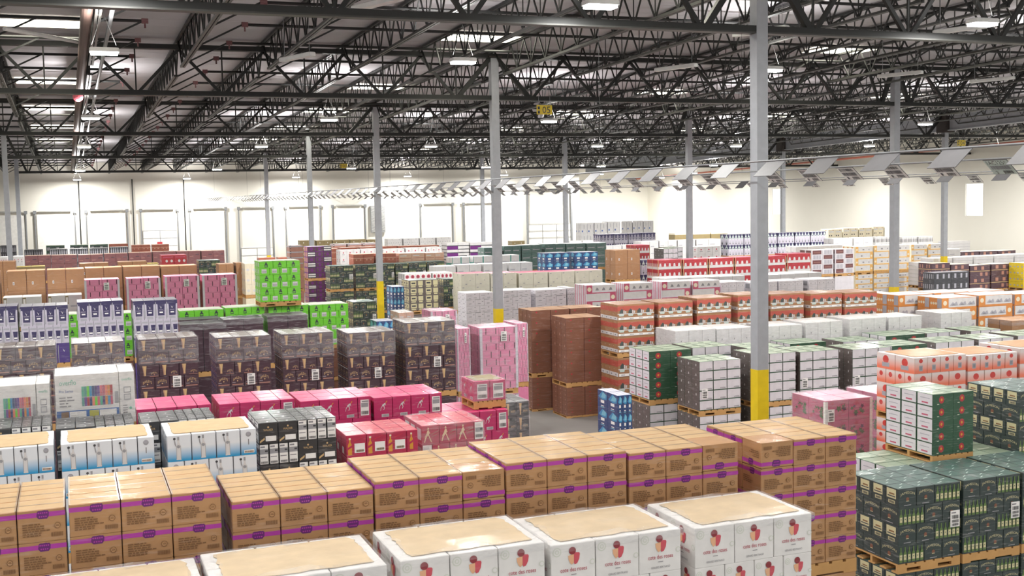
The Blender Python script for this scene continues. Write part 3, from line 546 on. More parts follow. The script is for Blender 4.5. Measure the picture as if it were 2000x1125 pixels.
# right side wall with two glowing windows
mb = MB()
ys = [14, 64.5, 66.2, 88.9, 90.7, REC_Y]; z0, z1 = EYE-1.8, EYE+.55
for a, b in ((0,1),(2,3),(4,5)): mb.box(RIGHT_X, ys[a], 0, RIGHT_X+.3, ys[b], deck(ys[a])+.1, wallm)
for a, b in ((1,2),(3,4)):
    mb.box(RIGHT_X, ys[a], 0, RIGHT_X+.3, ys[b], z0, wallm); mb.box(RIGHT_X, ys[a], z1, RIGHT_X+.3, ys[b], deck(ys[a])+.1, wallm)
struct(mb, 'wall_right')
for n, (a, b) in enumerate(((64.5, 66.2), (88.9, 90.7))):
    mb = MB(); mb.box(RIGHT_X+.12, a, z0, RIGHT_X+.16, b, z1, emit('window_glow', '#fdfdff', 3.0)); o = struct(mb, 'window_%d' % (n+1))
    f = MB()
    for yy in (a, b-.05): f.box(RIGHT_X+.06, yy, z0, RIGHT_X+.2, yy+.05, z1, whitem)
    for zz in (z0, z1-.05): f.box(RIGHT_X+.06, a+.05, zz, RIGHT_X+.2, b-.05, zz+.05, whitem)
    f.build('window_frame', o)
# dock doors along the back wall
doors = [(-5.6,-2.9,0),(-2.25,.65,0),(1.47,4.54,0),(5.58,8.43,1),(9.35,12.23,0),(13.26,16.07,2),(17.13,20.02,0),(21.07,23.9,0),(28.78,31.78,0),(32.78,36.0,0)]
for n, (a, b, how) in enumerate(doors):
    hd = EYE-.22; yw = WALL_Y
    top = {0: hd-.25, 1: EYE-1.9, 2: EYE-3.55}[how]
    mb = MB(); mb.box(a+.12, yw-.06, 0, b-.12, yw-.002, top, whitem)
    o = struct(mb, 'door_%d' % (n+1))
    if how:
        s_ = MB()
        for z in [top - .02 - .62*q for q in range(5)]:
            if z > .2: s_.box(a+.12, yw-.075, z-.03, b-.12, yw-.061, z, railm)
        s_.box((a+b)/2-.02, yw-.075, 0, (a+b)/2+.02, yw-.061, top-.06, railm); s_.build('panel_seam', o)
    for x in (a, b):
        t = MB(); t.box(x-.045, yw-.12, 0, x+.045, yw-.002, hd, railm); t.box(x-.12, yw-.16, hd-.2, x+.12, yw-.121, hd+.06, railm); t.build('track', o)
    t = MB(); t.tube((a+.3, yw-.15, hd), (b-.3, yw-.15, hd), .075, mat('shaft_grey', '#b9b8b2', .5)); t.build('spring_shaft', o)
mb = MB(); mb.box(38.95, WALL_Y-.06, 0, 43.1, WALL_Y-.002, EYE-2.2, whitem); o = struct(mb, 'door_%d' % (len(doors)+1))
s_ = MB()
for q in range(6): s_.box(38.95, WALL_Y-.08, EYE-2.32-.62*q, 43.1, WALL_Y-.061, EYE-2.2-.62*q, mat('shaft_grey', '#b9b8b2', .5))
for x in (40.3, 41.7): s_.box(x, WALL_Y-.08, 0, x+.04, WALL_Y-.061, EYE-2.33, railm)
s_.build('panel_seam', o)
for x in (38.85, 43.2): t = MB(); t.box(x-.08, WALL_Y-.15, 0, x+.08, WALL_Y-.002, EYE+.9, railm); t.build('track', o)
t = MB(); t.box(39.6, WALL_Y-.3, EYE+.78, 43.0, WALL_Y-.151, EYE+.92, steel); t.build('spring_shaft', o)
def thing(mb, name, label, cat, group=None): return tag(mb.build(name), label, cat, group)
for n, (x, tx) in enumerate(((1.02, 'first'), (5.02, 'second'), (8.98, 'third'))):
    mb = MB(); mb.tube((x, WALL_Y-.08, 0), (x, WALL_Y-.08, EYE+2.2), .045, steel); thing(mb, 'wall_pipe', 'dark vertical pipe on the back wall between dock doors, %s from the left' % tx, 'pipe', 'vertical wall pipes')
mb = MB(); mb.box(24.35, WALL_Y-.2, EYE-2.6, 25.6, WALL_Y-.06, EYE-.3, mat('louver_grey', '#8f9090', .6))
o = thing(mb, 'wall_louver', 'grey slatted louver panel on the back wall behind the second column', 'vent')
t = MB()
for q in range(22): t.bar((24.4, WALL_Y-.22, EYE-2.55+.1*q), (25.55, WALL_Y-.22, EYE-2.35+.1*q), .03, .03, mat('louver_light', '#d0d0cc', .6))
t.build('louver_slats', o)
mb = MB(); mb.box(6.75, WALL_Y-.11, EYE-3.05, 7.15, WALL_Y-.077, EYE-2.85, M('red')); thing(mb, 'door_placard', 'small red placard on the raised dock door', 'sign')

# ------------------------------------------------------------------ columns
ords = ['first', 'second', 'third', 'fourth', 'fifth', 'sixth', 'seventh', 'eighth', 'ninth', 'tenth', 'eleventh', 'twelfth', 'thirteenth', 'fourteenth', 'fifteenth']
CW = .127
def column(x, k, label):
    y = row_y(k); top = deck(y)-.30
    e = tag(empty('column', (x, y, 0)), label, 'column', 'steel columns')
    m = MB(); m.box(-CW, -CW, 0, CW, CW, top, colpaint); m.build('shaft', e)
    m = MB(); m.box(-CW-.004, -CW-.004, 0, CW+.004, CW+.004, EYE-3.53, yellow); o = m.build('base_band', e); o['label'] = 'yellow painted lower part'
    m = MB(); m.box(-.22, -.22, top, .22, .22, top+.04, capst); m.build('cap_plate', e)
for k in range(0, 5):
    column(LINES['A'], k, ['tall grey steel column with a yellow base nearest the camera', 'grey column with yellow base behind the pink cartons', 'grey column with yellow base between dark green cartons and blue cartons',
                           'grey column rising behind the purple carton tower', 'grey column with yellow base behind the lime green pallet'][k])
    if k: column(LINES['B'], k, ['', 'grey column rising from the amber water cartons on the right', 'grey column behind the red can cartons', 'grey column behind the blue water cartons', 'dark grey column between the two last dock doors'][k])
    if k in (2, 3): column(LINES['C'], k, ['', '', 'grey column under the solid beam by the last hanging signs', 'grey column under the solid beam, beside the small window'][k])
    if k in (3, 4): column(LINES['L'], k, ['', '', '', 'grey column at the left edge of the picture', 'darker grey column just right of the left edge column'][k])

# ------------------------------------------------------------------ girders, joists
JS = 2.4383
JX = [X0 - JS*i for i in range(7, -20, -1)]
def girder(xa, xb, k, label):
    y = row_y(k); zt = deck(y)-.16; zb = EYE+BOT[k]
    e = tag(empty('roof_girder', (xa, y, 0)), label, 'girder', 'roof girders across the bays')
    L_ = xb-xa
    m = MB()
    for s in (-.075, .075): m.box(.0, s-.06, zt-.16, L_, s+.06, zt-.02, steel)
    m.build('top_chord', e)
    m = MB(); m.box(.13, -.12, zb, L_-.13, .12, zb+.03, steel2); m.box(.13, -.12, zb+.03, L_-.13, -.03, zb+.15, steel); m.box(.13, .03, zb+.03, L_-.13, .12, zb+.15, steel); m.build('bottom_chord', e)
    js = [x-xa for x in JX if xa+.05 < x < xb-.05]
    pts = sorted(set([0.12] + js + [L_-.12]))
    for i in range(len(pts)-1):
        a, b = pts[i], pts[i+1]
        if b-a < 1.0: continue
        c = (a+b)/2
        for q in (a, b):
            w_ = .13 if q in (pts[0], pts[-1]) else .085
            m = MB(); m.bar((q, 0, zt-.15), (c+(.06 if q > c else -.06), 0, zb+.1), w_, w_, steel); m.build('web_member', e)
        m = MB(); m.bar((c, 0, zt-.15), (c, 0, zb+.1), .04, .04, steel); m.build('web_member', e)
bays = [('L','A'), ('A','B'), ('B','C')]
for k in range(5):
    for n, (a, b) in enumerate(bays):
        girder(LINES[a], LINES[b], k, 'black steel roof girder, %s row from the camera, %s bay from the left' % (ords[k], ords[n]))
    girder(LINES['C'], RIGHT_X, k, 'black steel roof girder, %s row from the camera, bay at the right wall' % ords[k])
# joist meshes shared by every joist: local y runs along one bay, z falls with the roof
jd = .92; drop = .0212*S; n_p = 12
def jz(y): return -drop*y/S
m1 = MB()
for s in (-.045, .045): m1.bar((s, .02, jz(.02)-.06), (s, S-.02, jz(S-.02)-.06), .06, .07, steel)
m2 = MB(); e0 = 1.0
for s in (-.04, .04): m2.bar((s, e0, jz(e0)-jd), (s, S-e0, jz(S-e0)-jd), .055, .06, steel2)
m3 = MB(); st = (S-2*e0)/n_p
m3.bar((0, .1, jz(.1)-.08), (0, e0, jz(e0)-jd), .045, .045, steel); m3.bar((0, S-.1, jz(S-.1)-.08), (0, S-e0, jz(S-e0)-jd), .045, .045, steel)
for i in range(n_p):
    a = e0+st*i; b = a+st; c = (a+b)/2
    m3.bar((0, a, jz(a)-jd), (0, c, jz(c)-.08), .035, .035, steel); m3.bar((0, c, jz(c)-.08), (0, b, jz(b)-jd), .035, .035, steel)
    m3.bar((0, a, jz(a)-.08), (0, a, jz(a)-jd), .022, .022, steel)
JT, JB, JW = m1.mesh('top_chord'), m2.mesh('bottom_chord'), m3.mesh('web_bars')
m4 = MB(); m4.bar((0, 0, -jd), (JS*.5, 0, -.3), .045, .045, steel); JBR = m4.mesh('bridging_bar')
for k in range(5):
    for n, x in enumerate(JX):
        y = row_y(k); e = tag(empty('roof_joist', (x, y, deck(y)-.02)), 'slender black open-web joist running away under the roof lining, one of many parallel', 'joist', 'roof joists')
        new_obj('top_chord', JT, e); new_obj('bottom_chord', JB, e); new_obj('web_bars', JW, e)
        for q in range(5):
            yy = 1.4+3.05*q
            new_obj('bridging_bar', JBR, e, (0, yy, jz(yy)))
# solid beam on the C line
mb = MB(); xa = LINES['C']; ya, yb = row_y(0), WALL_Y
def zc(y): return EYE + 4.25 - .0212*(y-44.9)
for z_, h_, w_ in ((0, .05, .3), (.05, .75, .03), (.8, .05, .3)):
    p = [(xa-w_/2,ya,zc(ya)-.88+z_),(xa+w_/2,ya,zc(ya)-.88+z_),(xa+w_/2,yb,zc(yb)-.88+z_),(xa-w_/2,yb,zc(yb)-.88+z_)]; q = [(a,b,c+h_) for a,b,c in p]
    mb.face(p[::-1], colpaint); mb.face(q, colpaint)
    for i in range(4): j = (i+1) % 4; mb.face([p[i], p[j], q[j], q[i]], colpaint)
o = thing(mb, 'plate_beam', 'solid grey beam running away under the roof on the right', 'beam')
for k in (2, 3):
    m = MB(); y = row_y(k); m.box(xa-.3, y-.35, zc(y)-.95, xa+.3, y+.35, zc(y)-.02, capst); c = m.build('splice_plate', o); c['label'] = 'dark brown splice at a column head'

# ------------------------------------------------------------------ pipes
mb = MB(); ya, yb = Y0-3, WALL_Y-1
mb.tube((.62, ya, deck(ya)-.78), (.62, yb, deck(yb)-.78), .13, rustpipe, 12)
o = thing(mb, 'sprinkler_main', 'thick brown pipe running away under the roof, left of centre', 'pipe')
mb = MB(); mb.tube((1.12, ya, deck(ya)-.85), (1.12, yb, deck(yb)-.85), .05, railm); thing(mb, 'conduit_pipe', 'thin grey pipe alongside the thick brown pipe', 'pipe')
for k in range(5):
    for q in range(5):
        y = row_y(k)+1.4+3.05*q; z = deck(y)-.34
        for side, xa, xb in (('left', -8.0, 2.05), ('right', 4.5, 44.4)):
            e = tag(empty('sprinkler_pipe', (xa, y, z)), 'thin dark sprinkler pipe crossing under the roof, %s of the bare ceiling strip' % side, 'pipe', 'sprinkler pipes %s' % side)
            m = MB(); m.tube((0, 0, 0), (xb-xa, 0, 0), .042, steel, 6); m.build('pipe', e)
            x = (xb-xa) if side == 'left' else 0
            m = MB(); m.box(x-.08, -.055, -.06, x+.08, .055, .06, M('maroon')); m.tube((x, 0, -.06), (x, 0, -.17), .025, M('maroon'), 6); m.build('end_elbow', e)
mb = MB(); mb.tube((-1.15, 29.72, EYE+4.2), (.55, 31.7, EYE+4.2), .05, sunlit_white); thing(mb, 'sunlit_bar', 'sunlit bar coloured white beside the nearest skylight at upper left', 'pipe')  # a bar in sunlight; the light is put into its white colour
mb = MB()
for i in range(6):
    a0, a1 = PI*i/6, PI*(i+1)/6
    for j in range(12):
        b0, b1 = 2*PI*j/12, 2*PI*(j+1)/12
        f = lambda a, b: (.17*math.sin(a)*math.cos(b), .1*math.cos(a), .17*math.sin(a)*math.sin(b))
        mb.face([f(a0,b0), f(a0,b1), f(a1,b1), f(a1,b0)], mat('beacon_red', '#e8707c', .4))
o = mb.build('alarm_bell', None, (.55, 41.5, EYE+3.7)); tag(o, 'round pinkish red alarm bell on the thick brown pipe', 'alarm bell')
mb = MB(); mb.tube((58.6, 30, EYE+3.75), (58.6, REC_Y-1, EYE+2.0), .08, mat('pipe_red', '#b0604a', .5)); thing(mb, 'red_sprinkler_main', 'orange red pipe high along the right wall', 'pipe')

# ------------------------------------------------------------------ skylights
sky_glow = emit('skylight_dome', '#fffbe8', SKY_E)
def skylight(x0, x1, y, label):
    z = deck(y)-.02; e = tag(empty('skylight', ((x0+x1)/2, y, z)), label, 'skylight', 'skylights')
    a, b = (x1-x0)/2, .68
    m = MB(); m.box(-a+.04, -b+.04, -.03, a-.04, b-.04, 0, sky_glow); m.build('dome', e)
    m = MB()
    for s in (-1, 1): m.box(-a, s*b-(.04 if s > 0 else 0), -.06, a, s*b+(.04 if s < 0 else 0), 0, whitem); m.box(s*a-(.04 if s > 0 else 0), -b+.04, -.06, s*a+(.04 if s < 0 else 0), b-.04, 0, whitem)
    m.build('curb', e)
for n, (xa, tx) in enumerate(((-1.5, 'left line'), (10.7, 'middle line'), (23.6, 'right line'))):
    for q, y in enumerate((32.95, 45.4, 55.0, 64.4, 73.7, 83.0)):
        skylight(xa, xa+2.2, y, 'glowing rectangular skylight, %s, %s from the camera' % (tx, ords[q]))
for xa in (36.2, 49.0):
    for q, y in enumerate((45.4, 55.0, 64.4, 73.7)): skylight(xa, xa+2.2, y, 'glowing skylight far right among the trusses, %s line, %s from the camera' % ('fourth' if xa < 40 else 'fifth', ords[q]))
for xa in (-1.5, 10.7, 23.6):
    for y in (2.0, 12.5, 22.8): skylight(xa, xa+2.2, y, 'skylight overhead, out of the picture'); 

# ------------------------------------------------------------------ lamps
lampglow = emit('lamp_lens', '#fdfffb', 26.0); lampbody = mat('lamp_body', '#e9eae8', .4)
hm = MB(); hm.box(-.3, -.17, 0, .3, .17, .09, lampbody, None, .02); HB = hm.mesh('housing')
hm = MB(); hm.box(-.27, -.14, -.05, .27, .14, -.002, lampglow); HL = hm.mesh('lens')
hm = MB()
for s in (-.25, .25): hm.tube((s, 0, .09), (0, 0, .5), .004, steel2, 4)
hm.tube((0, 0, .5), (0, 0, 1.0), .008, steel2, 4); HW = hm.mesh('hanger')
def lamp(x, y, z, label, lit=True, power=LAMP_W):
    e = tag(empty('high_bay_lamp', (x, y, z)), label, 'ceiling lamp', 'high bay lamps')
    new_obj('housing', HB, e); new_obj('lens', HL, e)
    hw = new_obj('hanger', HW, e); hw.scale = (1, 1, max(.3, deck(y)-z))
    ld = bpy.data.lights.new('lamp_light', 'AREA'); ld.shape = 'RECTANGLE'; ld.size = .56; ld.size_y = .3; ld.energy = power; ld.color = (1.0, .985, .955)
    lo = bpy.data.objects.new('lamp_light', ld); C.objects.link(lo); lo.parent = e; lo.location = (0, 0, -.06)
    lu = bpy.data.lights.new('ceiling_fill', 'AREA'); lu.size = .4; lu.energy = power*CEILING_FILL; lu.color = (1.0, .97, .95)      # added fill light that brightens the ceiling above the lamp
    lo = bpy.data.objects.new('ceiling_fill', lu); C.objects.link(lo); lo.parent = e; lo.location = (0, 0, .12); lo.rotation_euler = (PI, 0, 0)
LX = [.92, 9.0, 17.6, 27.0, 35.7, 44.9, 54.5]
for q, y in enumerate((2.0, 10.5, 18.8, 26.4, 41.5, 57.0, 74.8, 94.3)):
    for n, x in enumerate(LX):
        z = EYE + {0: 3.6, 1: 3.6, 2: 3.4, 3: 3.3, 4: 3.0, 5: 2.8, 6: 2.25, 7: 2.15}[q]
        lamp(x, y, z, 'lit high bay lamp, %s from the left in the %s row from the camera' % (ords[n], ords[q]), True, LAMP_W*(.35, .4, .55, .85, 1.25, 1.5, 1.6, 1.7)[q]*(1.5 if n > 4 and q > 2 else 1))
    if q < 6: lamp(-8.0, y, z, 'lit high bay lamp at the far left, %s row from the camera' % ords[q], True, LAMP_W*.6)
for n, x in enumerate((47.5, 53.0, 58.0)): lamp(x, 107.0, EYE+2.0, 'lit high bay lamp added to brighten the far recessed corner, %s from the left' % ords[n], True, LAMP_W*2)  # extra lamps added to brighten the recess and the right wall
um = MB(); um.box(-.09, -.75, 0, .09, .75, .1, lampbody, None, .02); UB = um.mesh('housing')
um = MB()
for s in (-.6, .6): um.tube((0, s, .1), (0, s, 1.0), .008, railm, 4)
UW = um.mesh('hanger')
for n, (x, y, z) in enumerate(((5.51, 21.0, 3.6), (5.55, 29.1, 3.6), (15.06, 23.0, 3.7), (19.07, 20.9, 3.6), (16.31, 29.2, 3.6), (28.7, 30.2, 3.6), (24.3, 29.4, 3.6))):
    e = tag(empty('strip_light', (x, y, EYE+z)), 'long narrow unlit strip light hanging among the trusses, %s from the left' % ords[n], 'ceiling lamp', 'strip lights')
    new_obj('housing', UB, e, (0, 0, 0), .35); h = new_obj('hanger', UW, e, (0, 0, 0), .35); h.scale = (1, 1, max(.2, deck(y)-EYE-z))

# ------------------------------------------------------------------ hanging signs
signw = mat('sign_white', '#6a696b', .5); signp = mat('sign_print', '#c9d6b6', .5)
def sign_mesh(side, text=None):
    """board hung by its long top edge along y, leaning out to -x (side -1) or +x; printing on its underside"""
    m = MB(); w2 = .23; dx, dz = .24*side, -.21
    n = Vector((-dz*side, 0, dx*side)).normalized()*.008      # towards the upper side
    P = lambda u, v, k: Vector((dx*v, -w2+2*w2*u, dz*v)) + n*k
    for k, flip in ((0, False), (1, True)):
        q = [P(0,0,k), P(1,0,k), P(1,1,k), P(0,1,k)]
        if (side > 0) == flip: q = q[::-1]
        m.face(q, signw)
    for a, b in (((0,0),(1,0)), ((1,0),(1,1)), ((1,1),(0,1)), ((0,1),(0,0))): m.face([P(*a,0), P(*b,0), P(*b,1), P(*a,1)], signw)
    # printing, reading from below: u runs along -y for the +x boards
    art = [R(.01,.02,.99,.98,'paper')] if text is None else [R(.01,.02,.99,.98,'dash')]
    art += ([T(text, .48, .68, .26, 'black', .8)] if text else bars(.1,.7,.9,.92,'dark',11)) + bars(.1,.36,.9,.62,'greytext' if text else 'dark',16) + [R(.2,.1,.28,.28,'dark')] + bars(.5,.08,.88,.28,'dark',9)
    if text: art[-len(bars(.5,.08,.88,.28,'dark',9))-1] = T('2', .22, .08, .2, 'black')
    ux = Vector((0, -1, 0)) if side > 0 else Vector((0, 1, 0)); o = Vector((dx, w2 if side > 0 else -w2, dz)); vx = Vector((-dx, 0, -dz)); h = vx.length; vx = vx/h
    put_art(m, art, o, ux, vx, -n.normalized(), 2*w2, h, .002)
    return m.mesh('aisle_sign')
SL, SR_, ST = sign_mesh(-1), sign_mesh(1), sign_mesh(1, '1AC125*')
def rail(x, z, ya, yb, label):
    e = tag(empty('sign_rail', (x, ya, EYE+z)), label, 'rail', 'sign rails')
    m = MB(); m.tube((0, 0, 0), (0, yb-ya, 0), .016, railm, 6); m.build('rod', e)
    for k in range(0, 5):
        y = row_y(k)
        if ya < y < yb:
            m = MB(); m.tube((0, y-ya, .016), (0, y-ya, BOT[k]-z), .0035, steel, 4); m.build('hanger_wire', e)
rail(9.5, .49, 4, WALL_Y-.02, 'thin rail carrying white aisle boards, nearer of the front pair'); rail(12.62, .46, 4, WALL_Y-.02, 'thin rail carrying printed aisle boards, farther of the front pair')
rail(21.0, .46, 8, WALL_Y-.02, 'thin rail with tiny aisle boards, nearer of the far pair'); rail(24.0, .46, 8, WALL_Y-.02, 'thin rail with tiny aisle boards, farther of the far pair')
y = 8.1
while y < 92:
    tag(new_obj('aisle_sign', SL, None, (9.5, y, EYE+.474)), 'white aisle location board leaning left under the front rail, blank side showing', 'sign', 'aisle boards leaning left on the front rail'); y += 1.2
y = 10.9; n = 0
while y < 92:
    me = ST if abs(y-13.22) < .3 else SR_
    if not (abs(y-Y0) < .4):
        tag(new_obj('aisle_sign', me, None, (12.62, y, EYE+.444)), 'aisle board lettered 1AC125 with barcodes, nearest the right edge' if me is ST else 'barcode aisle board leaning right under the front rail', 'sign', None if me is ST else 'aisle boards leaning right on the front rail')
    y += 1.16
for x, me, tx, y in ((21.0, SL, 'left', 14.0), (24.0, SR_, 'right', 14.6)):
    while y < 90:
        tag(new_obj('aisle_sign', me, None, (x, y, EYE+.444)), 'small far aisle board leaning %s under the far rail' % tx, 'sign', 'far aisle boards leaning %s' % tx); y += 1.9
def zone(x, y, z, text, s, label, col='yellow'):
    e = tag(empty('zone_sign', (x, y, EYE+z)), label, 'sign', 'yellow zone signs')
    m = MB(); m.box(-.27*s, -.01, -.15*s, .27*s, .01, .15*s, M(col)); put_art(m, [R(.06,.1,.2,.4,'black'), R(.06,.55,.2,.85,'black'), T(text, .62, .14, .72, 'black')], (-.27*s, -.01, -.15*s), (1,0,0), (0,0,1), (0,-1,0), .54*s, .3*s, .003); m.build('board', e)
    m = MB()
    for q in (-.2, .2): m.tube((q*s, 0, .15*s), (q*s, 0, .15*s+.3), .008, railm, 4)
    m.build('hanger_wire', e)
zone(14.71, 35.045, 2.9, '05', 1.0, 'yellow zone sign reading 05 hanging at centre')
zone(45.72, 50.285, 2.62, '04', 1.0, 'yellow zone sign reading 04 hanging at the right')
zone(18.46, 80.765, 2.6, '03', 1.0, 'far yellow zone sign reading 03')
